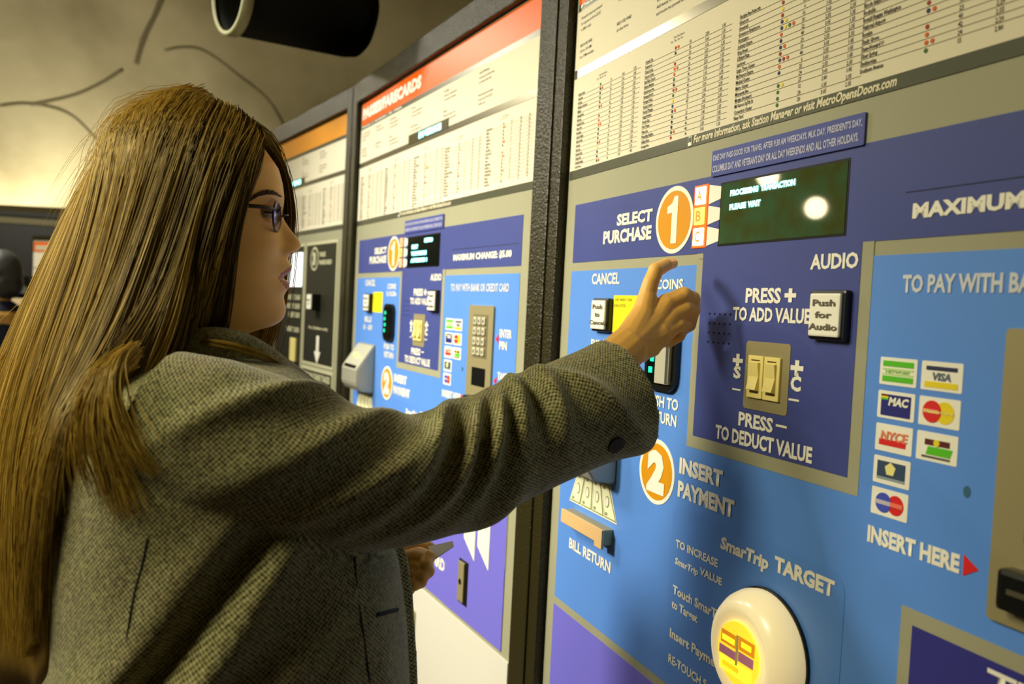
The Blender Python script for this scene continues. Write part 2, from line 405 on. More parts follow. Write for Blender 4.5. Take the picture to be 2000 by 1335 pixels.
def cabinet(root, header=True, xr=1.104):
    box('cabinet', root, DARKFRAME, -.030, 1.055, 0, 2.066, .021, .50, .004)
    fr = box('front_frame', root, DARKFRAME, -.046, -.009, 0, 2.068, -.014, .03, .003)
    box('frame_rail', root, DARKFRAME, 1.048, xr, 0, 2.068, -.014, .03, .003)
    box('frame_rail', root, DARKFRAME, -.009, 1.048, 2.010, 2.068, -.014, .03, .003)
    box('kick_plate', root, BLACK, -.009, 1.048, 0, .10, -.004, .03)
    box('front_panel', root, GREY, -.002, 1.030, .10, 2.010, 0, .021)
    if header:
        box('header_band', root, ORANGE, .004, 1.028, 1.9435, 2.005)
        box('header_strip', root, DGREY, .004, 1.028, 1.9318, 1.9435)
        box('upper_chart', root, PAPER, .001, 1.028, 1.839, 1.9318)
        box('chart_rail', root, STEEL, .001, 1.028, 1.8252, 1.839, -.0012)
        box('fare_chart', root, PAPER, .001, 1.028, 1.6775, 1.8252)
        box('chart_rail', root, DGREY, .001, 1.028, 1.6635, 1.6775, -.0010)

def disc(root, cx, cz, r, ch):
    d = prism('number_disc', root, WHITE, circ(cx, cz, r, 56), -.0012, 0)
    prism('disc_fill', d, AMBER, circ(cx, cz, r*.865, 56), -.0016, -.001)
    w = r*.50
    if ch == '1':
        one = [(.10, -.70), (.10, .70), (-.10, .70), (-.22, .50), (-.46, .40), (-.46, .20), (-.20, .22), (-.20, -.70)]
        prism('numeral', d, WHITE, [(cx+(x+.10)*r, cz+z*r) for x, z in one], -.0021, -.0012); return
    text(d, ch, cx-w, cx+w, cz-r*.66, cz+r*.66, WHITE, -.0021, .05, name='numeral')

def fare_machine(name, label, O, u, lit):
    root = thing(name, label, 'fare machine', tuple(O), ang(u), 'blue fare machines')
    cabinet(root)
    text(root, "PASSES/FARECARDS", .012, .458, 1.9585, 1.9905, WHITE, bold=.045)
    text(root, "Pases y tarjetas de viaje", .012, .330, 1.9345, 1.9415, WHITE, bold=.02)
    chart_one(root); listing(root)
    prism('metro_mark', root, WHITE, rrect(.3395, .3475, 1.6650, 1.6766, .001, 3), -.0016, 0)
    text(root, "M", .3405, .3465, 1.6690, 1.6760, DGREY, -.0020, .03)
    text(root, "For more information, ask Station Manager or visit MetroOpensDoors.com", .3510, .6655, 1.6640, 1.6765, mat('ivory_print', (226, 218, 186), .5), -.0014, .016, .15)
    # select purchase band
    box('select_band', root, NAVY, .0282, .997, 1.529, 1.621)
    pl = prism('notice_plate', root, mat('notice_blue', (62, 74, 150), .45), rrect(.3950, .6335, 1.6195, 1.6500, .001, 2), -.0030, 0)
    fine = mat('fine_print', (188, 190, 220), .5)
    text(pl, "ONE DAY PASS GOOD FOR TRAVEL AFTER 9:30 AM WEEKDAYS. MLK DAY, PRESIDENT'S DAY,", .3975, .6305, 1.6365, 1.6450, fine, -.0034, .012)
    text(pl, "COLUMBUS DAY AND VETERAN'S DAY OR ALL DAY WEEKENDS AND ALL OTHER HOLIDAYS.", .3975, .6270, 1.6240, 1.6325, fine, -.0034, .012)
    text(root, "SELECT", .1675, .2640, 1.5775, 1.5945, WHITE, bold=.028); text(root, "PURCHASE", .1290, .2640, 1.5530, 1.5725, WHITE, bold=.028)
    disc(root, .3172, 1.5748, .0432, '1')
    # lettered push buttons and their pointers
    bz = box('button_column', root, REDGLOW if lit else mat('dull_bezel', (120, 90, 70), .5), .3612, .3895, 1.5360, 1.6125, -.0025, 0, .001)
    zz = [(1.5885, 1.6100, 'A'), (1.5640, 1.5850, 'B'), (1.5388, 1.5600, 'C')]
    for k, (a, b, s) in enumerate(zz):
        m = (LAMPB2 if s == 'B' else LAMPB) if lit else (PEACH if s != 'B' else CREAM)
        q = box('select_button', root, m, .3655, .3862, a, b, -.0040, -.002, .0010)
        text(q, s, .3700, .3805, a+.0040, b-.0040, mat('amber_ink', (226, 160, 70), .6), -.0045, .01)
        zm = 1.5965-.0242*k+(.0 if k else -.002)
        prism('pointer', root, WHITE, [(.3905, a-.001), (.4140, a+.0035), (.4140, b-.0035), (.3905, b+.001)], -.0011, 0)
    dz = box('display_recess', root, BLACK, .4130, .6165, 1.5360, 1.6105, -.0009, 0)
    box('display_screen', root, SCREEN if lit else SCREEN2, .4155, .6140, 1.5385, 1.6080, -.0013, 0)
    if lit:
        for s, x0, x1, z in (("PROCESSING", .4330, .4830, 1.5925), ("TRANSACTION", .4870, .5420, 1.5925), ("PLEASE", .4330, .4630, 1.5765), ("WAIT", .4660, .4880, 1.5765)):
            text(root, s, x0, x1, z, z+.0072, CYAN, -.0020, .05, name='display_text')
    else:
        for s, x0, x1, z in (("METRO", .525, .575, 1.5960), ("SELECT", .445, .485, 1.5840), ("YOUR PURCHASE", .443, .540, 1.5680), ("A FARECARD 1", .443, .545, 1.5520)):
            text(root, s, x0, x1, z-.0035, z+.0065, CYAN, -.0020, .06, name='display_text')
        mi = box('message_display', root, mat('smoky_display', (72, 66, 36), .3), .3900, .6330, 1.8350, 1.8575, -.0020, 0)
        text(mi, "IN SERVICE", .460, .595, 1.8385, 1.8535, CYAN, -.0026, .07, name='display_text')
    text(root, "MAXIMUM CHANGE: $5.00", .6935, .9600, 1.5440, 1.5595, WHITE, bold=.03)
    box('panel_seam', root, mat('seam_line', (40, 42, 60), .5), .684, .985, 1.5690, 1.5703)
    box('panel_seam', root, mat('seam_line2', (74, 72, 78), .5), .3780, .5700, 1.5222, 1.5228, -.0013)
    # light blue field, dark keypad field with its grey border
    box('payment_field', root, BLUE, .0262, .9955, .9875, 1.5155)
    box('field_border', root, GREY, .3735, .6525, 1.2925, 1.5290, -.0010)
    box('value_field', root, NAVY, .3862, .6385, 1.3075, 1.5290, -.0014)
    text(root, "AUDIO", .5720, .6355, 1.5045, 1.5200, WHITE, -.0020, .02)
    text(root, "PRESS", .4725, .5310, 1.4700, 1.4868, WHITE, -.0020, .02); text(root, "+", .5365, .5540, 1.4715, 1.4860, WHITE, -.0020, .03)
    text(root, "TO ADD VALUE", .4515, .5765, 1.4498, 1.4655, WHITE, -.0020, .02)
    push_button(root, .5835, .6310, 1.4350, 1.4840, .0100, "Push\nfor\nAudio")
    bm = bmesh.new()
    for i in range(5):
        for j in range(4): bm_prism(bm, circ(.4065+i*.0100, 1.4565-j*.0112, .0013, 10), -.0018, -.001)
    obj('speaker_holes', from_bm(bm), BLACK, root)
    pl = prism('switch_plate', root, SATIN, rrect(.4790, .5510, 1.3535, 1.4282, .004, 4), -.0020, 0)
    for x0 in (.4872, .5140):
        rk = box('rocker_frame', root, CREAM, x0, x0+.0255, 1.3665, 1.4128, -.0050, -.001, .0010)
        bm = bmesh.new()
        sec = [(-.0045, 1.3745), (-.0105, 1.3760), (-.0066, 1.3905), (-.0085, 1.4050), (-.0045, 1.4060)]
        a = [bm.verts.new((x0+.0055, y, z)) for y, z in sec]; b = [bm.verts.new((x0+.0207, y, z)) for y, z in sec]
        bm.faces.new(a); bm.faces.new(b[::-1])
        for i in range(5): bm.faces.new((a[i], b[i], b[(i+1) % 5], a[(i+1) % 5]))
        bmesh.ops.recalc_face_normals(bm, faces=bm.faces[:])
        obj('rocker', from_bm(bm), CREAM, rk)
        for z in (1.3722, 1.4072): box('rocker_slot', rk, mat('slot_brown', (70, 54, 14), .6), x0+.0060, x0+.0200, z, z+.0013, -.0054, -.0045)
    for s, a, b, z0, z1 in (("+", .4562, .4745, 1.3975, 1.4125), ("S", .4590, .4722, 1.3845, 1.3990), ("-", .4585, .4735, 1.3713, 1.3732), ("+", .5525, .5715, 1.3965, 1.4125), ("C", .5540, .5695, 1.3805, 1.3965), ("-", .5525, .5680, 1.3705, 1.3726)):
        text(root, s, a, b, z0, z1, WHITE, -.0020, .03)
    text(root, "PRESS", .4730, .5310, 1.3325, 1.3485, WHITE, -.0020, .02); text(root, "-", .5355, .5525, 1.3408, 1.3432, WHITE, -.0020, .03)
    text(root, "TO DEDUCT VALUE", .4320, .5915, 1.3112, 1.3280, WHITE, -.0020, .022)
    # cash side
    text(root, "CANCEL", .0995, .1845, 1.4935, 1.5105, WHITE, bold=.015)
    push_button(root, .1215, .1700, 1.4235, 1.4730, .0100, "Push\nto\nCancel")
    st = box('notice_sticker', root, YELLOW, .1705, .2480, 1.4240, 1.4775, -.0010)
    block(st, "ONLY INSERT COINS\nIF REQUESTED", .1735, 1.4735, .0042, .0085, mat('sticker_ink', (110, 110, 20), .6), xs=.9)
    text(root, "COINS", .2830, .3462, 1.4855, 1.4990, WHITE, bold=.015)
    if not lit: text(root, "5,10,25c", .2780, .3520, 1.4660, 1.4800, WHITE, bold=.02)
    text(root, "BILLS", .1080, .1660, 1.3960, 1.4110, WHITE, bold=.015); text(root, "$1 - $20", .0990, .1750, 1.3740, 1.3890, WHITE, bold=.015)
    cs = prism('coin_bezel', root, BLACK, rrect(.2760, .3500, 1.3540, 1.4480, .020, 6), -.0075, 0)
    prism('coin_throat', cs, SCREEN2, rrect(.2830, .3430, 1.3620, 1.4400, .014, 5), -.0080, -.006)
    if lit:
        box('coin_plate', cs, mat('coin_plate_silver', (206, 204, 184), .3, metal=.3), .3080, .3400, 1.3640, 1.4380, -.0120, -.006, .001)
        box('coin_plate', cs, mat('coin_plate_silver', (206, 204, 184), .3, metal=.3), .3330, .3385, 1.3660, 1.4360, -.0160, -.010, .001)
    for k in range(4): box('coin_light', cs, GREENLED, .2885+.003*(k % 2), .2960+.003*(k % 2), 1.3760+.0150*k, 1.3840+.0150*k, -.0092, -.007)
    text(root, "PUSH TO", .2760, .3510, 1.3320, 1.3470, WHITE, bold=.015); text(root, "RETURN", .2810, .3490, 1.3115, 1.3265, WHITE, bold=.015)
    ac = bmesh.new()
    sec = [(0, 1.338), (-.004, 1.337), (-.048, 1.272), (-.048, 1.230), (-.036, 1.213), (0, 1.208)]
    a = [ac.verts.new((.066, y, z)) for y, z in sec]; b = [ac.verts.new((.206, y, z)) for y, z in sec]
    fs = [ac.faces.new(a), ac.faces.new(b[::-1])]
    for i in range(6): fs.append(ac.faces.new((a[i], b[i], b[(i+1) % 6], a[(i+1) % 6])))
    bmesh.ops.recalc_face_normals(ac, faces=fs)
    bmesh.ops.bevel(ac, geom=ac.edges[:], offset=.003, segments=2, affect='EDGES')
    acc = obj('bill_acceptor', from_bm(ac), mat('silver_paint', (176, 176, 160), .38, metal=.35), root)
    box('bill_slot', acc, BLACK, .090, .182, 1.2740, 1.2810, -.0480, -.036)
    bm = bmesh.new(); bmesh.ops.create_uvsphere(bm, u_segments=12, v_segments=8, radius=.006, matrix=Matrix.Translation((.125, -.028, 1.306)))
    obj('indicator_lamp', from_bm(bm), mat('lamp_lens', (250, 240, 90), .3, emit=(250, 240, 90), estr=2.5), acc)
    # banknote picture, return tray
    bp = prism('banknote_picture', root, WHITE, [(.0628, 1.1530), (.2150, 1.1530), (.1890, 1.2050), (.0880, 1.2050)], -.0012, 0)
    for k in range(4):
        x0, x1 = .0660+.0374*k, .0660+.0374*k+.0345; t0, t1 = .0905+.0246*k, .0905+.0246*k+.0226
        bn = prism('banknote', bp, GREENINK, [(x0, 1.1550), (x1, 1.1550), (t1, 1.2035), (t0, 1.2035)], -.0016, -.001)
        ix = .0022; prism('banknote_print', bn, BILLP, [(x0+ix, 1.1572), (x1-ix, 1.1572), (t1-ix*.7, 1.2020), (t0+ix*.7, 1.2020)], -.0020, -.0014)
        cx = (x0+x1+t0+t1)/4; prism('banknote_print', bn, GREENINK, circ(cx, 1.1790, .0060, 20, .0085), -.0024, -.0018)
        prism('banknote_print', bn, WHITE, circ(cx, 1.1790, .0045, 20, .0068), -.0027, -.0020)
        for zc, kk in ((1.1612, 0), (1.1975, 1)):
            xx = (x0*(1-(zc-1.155)/.05)+t0*(zc-1.155)/.05)+.0050
            box('banknote_print', bn, GREENINK, xx, xx+.0062, zc-.0022, zc+.0022, -.0024, -.0018)
    sh = box('return_tray', root, SATIN, .0765, .2055, 1.1210, 1.1432, -.0175, 0, .0008)
    box('tray_lip', sh, mat('tray_lip_tan', (224, 186, 132), .4), .0745, .2075, 1.1232, 1.1435, -.0205, -.0165, .0006); box('tray_lip', sh, mat('tray_lip_tan', (224, 186, 132), .4), .1860, .2075, 1.1165, 1.1240, -.0205, -.0165, .0004)
    text(root, "BILL RETURN", .0700, .2040, 1.0790, 1.0955, WHITE, bold=.022)
    disc(root, .3095, 1.2475, .0425, '2')
    text(root, "INSERT", .3615, .4500, 1.2560, 1.2765, WHITE, bold=.03); text(root, "PAYMENT", .3610, .4740, 1.2268, 1.2472, WHITE, bold=.03)
    # card target plate
    tp = prism('target_plate', root, mat('target_blue', (88, 140, 225), .40), rrect(.3520, .6450, .995, 1.2165, .022, 6), -.0010, 0)
    text(tp, "SmarTrip", .4525, .5360, 1.1830, 1.2020, WHITE, -.0015, .03, .12); text(tp, "TARGET", .5465, .6320, 1.1895, 1.2065, WHITE, -.0015, .03)
    text(tp, "TO INCREASE", .3640, .4505, 1.1635, 1.1735, WHITE, -.0015, .02)
    text(tp, "SmarTrip", .3635, .4130, 1.1400, 1.1510, WHITE, -.0015, .02, .12); text(tp, "VALUE", .4170, .4605, 1.1455, 1.1545, WHITE, -.0015, .02)
    text(tp, "Touch SmarTrip", .3630, .4720, 1.1010, 1.1160, WHITE, -.0015, .02); text(tp, "to Target", .3625, .4180, 1.0830, 1.0970, WHITE, -.0015, .02)
    text(tp, "Insert Payment", .3620, .4720, 1.0450, 1.0605, WHITE, -.0015, .02); text(tp, "RE-TOUCH SmarTrip", .3620, .4900, 1.0130, 1.0280, WHITE, -.0015, .02)
    cx, cz = .5415, 1.1030
    tb = prism('target_base', root, BLACK, circ(cx, cz, .0660, 56), -.0050, 0)
    bm = bmesh.new(); pr = [(.0640, -.004), (.0648, -.012), (.0620, -.022), (.0560, -.031), (.0480, -.0365), (.0430, -.0372), (.0405, -.0356), (.0, -.0370)]
    rings = []
    for r, y in pr:
        rings.append([bm.verts.new((cx+r*math.cos(2*math.pi*k/56), y, cz+r*math.sin(2*math.pi*k/56))) for k in range(56)] if r else [bm.verts.new((cx, y, cz))])
    for i in range(len(pr)-1):
        for k in range(56):
            if len(rings[i+1]) == 1: bm.faces.new((rings[i][k], rings[i][(k+1) % 56], rings[i+1][0]))
            else: bm.faces.new((rings[i][k], rings[i][(k+1) % 56], rings[i+1][(k+1) % 56], rings[i+1][k]))
    bmesh.ops.recalc_face_normals(bm, faces=bm.faces[:])
    dome = obj('target_dome', from_bm(bm), MILK, tb, True)
    gl = prism('target_lens', tb, GLOWY, circ(cx, cz, .0330, 44), -.0384, -.036)
    pk = mat('lilac_print', (186, 122, 150), .5, emit=(190, 110, 130), estr=.25); yl = mat('hot_yellow', (255, 236, 60), .5, emit=(255, 225, 40), estr=1.5); og = mat('amber_print', (226, 150, 30), .5, emit=(230, 140, 20), estr=.5)
    for x0, x1, z0, z1, m in ((-.028, -.003, .004, .018, og), (-.026, -.005, .007, .013, yl), (-.030, -.002, -.008, .001, pk), (.002, .027, .006, .020, og), (.006, .022, .010, .016, yl), (.002, .026, -.006, .004, pk), (-.028, .024, -.024, -.010, yl), (-.024, .004, -.020, -.014, og)):
        box('lens_print', gl, m, cx+x0, cx+x1, cz+z0, cz+z1, -.0388, -.0384)
    box('lens_print', gl, CREAM, cx-.0022, cx+.0012, cz-.012, cz+.020, -.0392, -.0384)
    # bank card side
    text(root, "TO PAY WITH BANK OR CREDIT CARD", .6880, .9560, 1.4815, 1.4975, mat('blue_white_print', (206, 212, 222), .5), bold=.02)
    logos(root)
    text(root, "INSERT HERE", .6675, .7640, 1.2548, 1.2705, WHITE, bold=.03)
    prism('arrow', root, RED, [(.7670, 1.2716), (.7810, 1.2630), (.7675, 1.2546)], -.0012, 0)
    prism('grime_spot', root, mat('grime', (44, 92, 120), .6), circ(.7656, 1.3220, .0034, 16, .0048), -.0009, 0)
    rp = prism('card_plate', root, SATIN, rrect(.7925, .9035, 1.2300, 1.4545, .004, 4), -.0045, 0)
    kp = box('keypad', rp, mat('keypad_metal', (150, 142, 110), .4, metal=.5), .8180, .8815, 1.3520, 1.4370, -.0055, -.004)
    for i in range(3):
        for j in range(4):
            b = box('key', kp, mat('key_metal', (206, 202, 178), .35, metal=.2), .8235+i*.0190, .8375+i*.0190, 1.4165-j*.0200, 1.4315-j*.0200, -.0090, -.005, .0015)
            box('key_print', b, INK, .8285+i*.0190, .8325+i*.0190, 1.4210-j*.0200, 1.4265-j*.0200, -.0094, -.0088)
    box('receipt_mouth', rp, BLACK, .8195, .8800, 1.2960, 1.3320, -.0052, -.004)
    cr = box('card_reader', root, BLACK, .8085, .8830, 1.2440, 1.2755, -.0180, 0, .004)
    box('card_slot', cr, mat('slot_grey', (80, 76, 60), .4), .8180, .8720, 1.2580, 1.2620, -.0186, -.015)
    text(root, "ENTER", .9270, .9760, 1.3960, 1.4115, WHITE, bold=.02); text(root, "PIN", .9280, .9590, 1.3735, 1.3890, WHITE, bold=.02)
    text(root, "TAKE", .9270, .9660, 1.3160, 1.3310, WHITE, bold=.02); text(root, "RECEIPT", .9280, .9900, 1.2940, 1.3090, WHITE, bold=.02)
    for z in (1.3925, 1.3125): prism('arrow', root, RED, [(.9110, z), (.9230, z+.0085), (.9230, z-.0085)], -.0012, 0)
    # ticket field at the foot
    box('ticket_field', root, PURPLE, .0245, .9945, .8215, .9745)
    box('field_border', root, GREY, .7105, .9960, .9745, 1.2110, -.0012)
    bx = box('collect_field', root, mat('collect_violet_shaded', (52, 52, 134), .4) if lit else PURPLE, .7230, .9945, .8215, 1.1976, -.0016)  # near machine: same violet field, with its shade put into the colour
    text(bx, "TR", .7955, .8450, 1.1740, 1.1915, WHITE, -.0022, .02)
    text(root, "FARECARDS", .5600, .7400, .8860, .9120, WHITE, bold=.03)
    for x0 in (.8150, .8780):
        prism('arrow', root, WHITE, [(x0, .9860), (x0+.0520, .9520), (x0+.0520, 1.0600), (x0, 1.0600)], -.0024, -.001)
    sl = box('ticket_slot', root, BLACK, .7990, .8420, .8520, .9405, -.0025, 0)
    box('slot_lip', sl, SATIN, .8020, .8290, .8560, .9360, -.0060, -.002, .001)
    bm = bmesh.new(); bm_prism(bm, circ(.8140, .8960, .0058, 20), -.0070, -.005); obj('slot_hole', from_bm(bm), BLACK, sl)
    box('lower_door', root, DOOR, .0010, 1.0265, .1050, .8130, -.0030, 0)
    fr = prism('cup_frame', root, mat('frame_olive', (150, 150, 110), .4), rrect(.4450, .5800, .6250, .7530, .006, 3), -.0060, 0)
    prism('cup_window', fr, mat('cup_grey', (206, 204, 190), .3), rrect(.4530, .5720, .6330, .7450, .004, 3), -.0066, -.004)
    box('door_notice', root, WHITE, .4300, .5650, .7700, .7960, -.0040)
    return root

near = fare_machine('fare_machine', 'blue fare machine being used, its display lit and the glowing lettered buttons beside it', O_N, UN, True)
mid = fare_machine('fare_machine', 'blue fare machine beyond the raised sleeve, with the IN SERVICE display and yellow sticker', O_T, UT, False)

# the black machine beyond
def exit_machine():
    root = thing('fare_machine', 'black fare machine with pale bordered panels behind the woman\'s face', 'fare machine', tuple(O_B), ang(UB))
    cabinet(root, True, 1.088); chart_one(root); listing(root)

    for o in root.children:
        if o.name.startswith('header_band'):
            o.data = o.data.copy(); o.data.materials[0] = mat('amber_header', (240, 160, 40), .3)
    mi = box('message_display', root, mat('smoky_display', (72, 66, 36), .3), .3900, .6330, 1.8350, 1.8575, -.0020, 0)
    text(mi, "IN SERVICE", .470, .595, 1.8385, 1.8535, CYAN, -.0026, .07, name='display_text')
    for x0, x1, z0, z1 in ((.030, .340, 1.00, 1.634), (.350, .672, 1.00, 1.634), (.684, .985, 1.238, 1.634), (.684, .985, .98, 1.230)):
        b = box('panel_border', root, BORDER, x0, x1, z0, z1, -.0020)
        box('info_panel', b, BLKPANEL, x0+.009, x1-.009, z0+.009, z1-.009, -.0026, -.001)
    prism('number_disc', root, BORDER, circ(.775, 1.580, .038, 40), -.0034, -.002); prism('disc_fill', root, BLKPANEL, circ(.775, 1.580, .031, 40), -.0038, -.003)
    text(root, "3", .758, .792, 1.558, 1.602, BORDER, -.0044, .05, name='numeral')
    text(root, "TAKE", .822, .880, 1.585, 1.600, BORDER, -.0034, .03); text(root, "FARECARD", .822, .940, 1.560, 1.575, BORDER, -.0034, .03)
    push_button(root, .800, .850, 1.415, 1.468, .030, "Push\nto")
    text(root, "For Exitfare only", .745, .930, 1.352, 1.364, BORDER, -.0034, .02)
    prism('arrow', root, WHITE, [(.826, 1.335), (.850, 1.335), (.850, 1.285), (.868, 1.285), (.838, 1.245), (.808, 1.285), (.826, 1.285)], -.0034, -.002)
    for z, s in ((1.205, "THIS MACHINE TAKES"), (1.165, "ONE AND FIVE"), (1.130, "DOLLAR BILLS")):
        text(root, s, .705, .965, z-.012, z+.010, BORDER, -.0034, .03)
    box('info_panel', root, WHITE, .800, .870, 1.050, 1.100, -.0034, -.001)
    sc = box('display_screen', root, mat('white_screen', (240, 244, 240), .4, emit=(240, 246, 240), estr=1.1), .470, .655, 1.490, 1.605, -.0060, -.001)
    for z, x0 in ((1.455, .50), (1.425, .49), (1.395, .52), (1.345, .50)): text(root, "INSERT CARD", x0, .645, z-.010, z+.008, BORDER, -.0034, .03)
    box('card_slot', root, CREAM, .560, .620, 1.235, 1.315, -.0080, -.001, .002)
    text(root, "FARECARD", .52, .65, 1.195, 1.210, BORDER, -.0034, .03)
    cp = prism('receipt_cover', root, mat('smoky_cover', (120, 122, 96), .2), rrect(.14, .32, 1.12, 1.28, .02, 5), -.02, -.001)
    return root
exitm = exit_machine()

# low machine against the far wall
def far_machine():
    p = pt(63, 560, 5.45); u = np.array([.955, -.297, 0]); root = thing('fare_machine', 'low fare machine with an orange header against the dark far wall', 'fare machine', (p[0], p[1], 0), ang(u))
    dz = -.275
    box('cabinet', root, DARKFRAME, -.02, 1.0, 0, 1.77, .01, .35); box('front_panel', root, GREY, 0, .98, .1, 1.74, 0, .01)
    box('header_band', root, ORANGE, .004, .978, 1.9435+dz, 2.005+dz); box('header_print', root, BORDER, .02, .6, 1.955+dz, 1.985+dz, -.001)
    box('upper_chart', root, PAPER, .004, .978, 1.842+dz, 1.938+dz); box('fare_chart', root, PAPER, .004, .978, 1.68+dz, 1.832+dz)
    box('select_band', root, NAVY, .004, .978, 1.50+dz, 1.60+dz); box('payment_field', root, BLUE, .004, .978, 1.0+dz, 1.48+dz)
    return root
far_machine()
# ------------------------------------------------------------------ the woman
def lam(rgb, name, rough=.6, **k): return mat(name, rgb, rough, **k)
SKIN = mat('skin', (246, 188, 96), .48, sss=.06, bump=(420, .10, .001))
LIPM = mat('lip_skin', (186, 98, 54), .45)
NAILM = mat('nail', (232, 184, 150), .3)
def evald(o):
    dg = bpy.context.evaluated_depsgraph_get(); e = o.evaluated_get(dg)
    me = bpy.data.meshes.new_from_object(e, depsgraph=dg); bpy.data.objects.remove(o); return me
def remeshed(me, voxel, it=6, fac=.5):
    o = bpy.data.objects.new('tmp', me); COL.objects.link(o)
    r = o.modifiers.new('r', 'REMESH'); r.mode = 'VOXEL'; r.voxel_size = voxel; r.use_smooth_shade = True
    if it:
        s = o.modifiers.new('s', 'SMOOTH'); s.factor = fac; s.iterations = it
    return evald(o)
def capsule(bm, a, b, ra, rb, n=14):
    a, b = Vector(a), Vector(b); d = b-a; L = max(d.length, 1e-5); d /= L
    ref = Vector((0, 0, 1)) if abs(d.z) < .9 else Vector((1, 0, 0)); nx = d.cross(ref).normalized(); ny = d.cross(nx)
    rings = []
    for c, r, sg in ((a, ra, -1), (b, rb, 1)):
        th = [-80, -50, -20] if sg < 0 else [20, 50, 80]
        for t in th:
            t = math.radians(t); rings.append([bm.verts.new(c+d*(r*math.sin(t))+(nx*math.cos(2*math.pi*k/n)+ny*math.sin(2*math.pi*k/n))*r*math.cos(t)) for k in range(n)])
    for i in range(len(rings)-1):
        for k in range(n): bm.faces.new((rings[i][k], rings[i][(k+1) % n], rings[i+1][(k+1) % n], rings[i+1][k]))
    bm.faces.new(rings[0][::-1]); bm.faces.new(rings[-1])
def chain(bm, P, R):
    for i in range(len(P)-1): capsule(bm, P[i], P[i+1], R[i], R[i+1])
def join_meshes(ms, mats):
    bm = bmesh.new()
    for me, mi in ms:
        n0 = len(bm.faces); bm.from_mesh(me); bm.faces.ensure_lookup_table()
        if mi is not None:
            for f in bm.faces[n0:]: f.material_index = mi
    for f in bm.faces: f.smooth = True
    out = from_bm(bm)
    return out

YAW = math.radians(15)
HF = np.array([math.cos(YAW), math.sin(YAW), 0]); HL = np.array([-math.sin(YAW), math.cos(YAW), 0]); HU = np.array([0, 0, 1.0])
HO = pt(400, 420, .88)                         # head centre at eye level
def hw(a, l, z): return HO+HF*a+HL*l+HU*z
def hmid(x, y, l=0.0):
    """point of the sagittal plane (shifted l to her left) seen at a place in the picture -> (forward, up)"""
    r = ray(x, y); o = HO+HL*l; t = (o-CAM).dot(HL)/r.dot(HL); p = CAM+r*t-HO
    return p.dot(HF), p[2]

front = [(352, 203), (400, 207), (440, 222), (480, 250), (505, 275), (525, 303), (545, 331), (553, 361), (555.5, 385), (554, 402), (551.5, 417), (556, 430), (566, 446), (577, 460), (585, 470), (588, 478), (585, 486), (578, 492), (569, 496), (563.5, 500), (562.5, 507), (567.5, 515), (570.5, 521), (569, 528), (563, 534), (557, 538), (553.5, 541.5), (556, 545), (562, 549), (566, 555), (565, 562), (559, 569), (554.5, 577), (555, 586), (558, 596), (558.5, 606), (556, 617), (549, 627), (533, 637), (508, 643), (487, 650), (475, 668), (468, 700), (466, 740)]
base = [(352, 203), (400, 207), (440, 222), (480, 250), (505, 275), (525, 303), (545, 331), (553, 361), (554, 385), (549, 402), (545, 417), (543, 430), (545, 446), (547, 460), (548, 470), (549, 478), (549, 486), (549, 492), (549, 496), (549, 500), (549, 507), (549, 515), (549, 521), (549, 528), (549, 534), (549, 538), (549, 541.5), (549, 545), (549, 549), (549, 555), (549, 562), (549, 569), (549, 577), (549, 586), (550, 596), (550, 606), (547, 617), (540, 627), (526, 637), (505, 643), (487, 650), (475, 668), (468, 700), (466, 740)]
back = [(340, 203), (300, 212), (262, 232), (230, 265), (210, 305), (200, 350), (198, 400), (204, 450), (220, 500), (245, 545), (262, 580), (268, 620), (268, 660), (262, 700), (255, 740)]
wid = [(203, .004), (207, .018), (215, .031), (232, .046), (260, .060), (300, .070), (345, .0755), (400, .0765), (450, .0745), (500, .0700), (545, .0645), (580, .0580), (610, .0520), (630, .0480), (645, .0470), (670, .0480), (740, .0560)]
fz = np.array([hmid(*p) for p in front]); bz = np.array([hmid(*p) for p in base]); kz = np.array([hmid(*p) for p in back])
def itp(tab, z, col=0):
    o = np.argsort(tab[:, 1]); return float(np.interp(z, tab[o, 1], tab[o, col]))
def zy(y): return hmid(480, y)[1]
wz = np.array([(w, zy(y)) for y, w in wid])
lev = []
ys = [203, 204.5, 207, 211, 216, 222, 229, 237, 246, 256, 266]+list(np.arange(276, 400, 7.0))+list(np.arange(400, 500, 3.0))+list(np.arange(500, 580, 2.0))+list(np.arange(580, 652, 3.5))+[656, 664, 674, 686, 700, 715]
NH = 132
def gauss(x, s): return math.exp(-(x/s)**2)
hverts, hrings = [], []
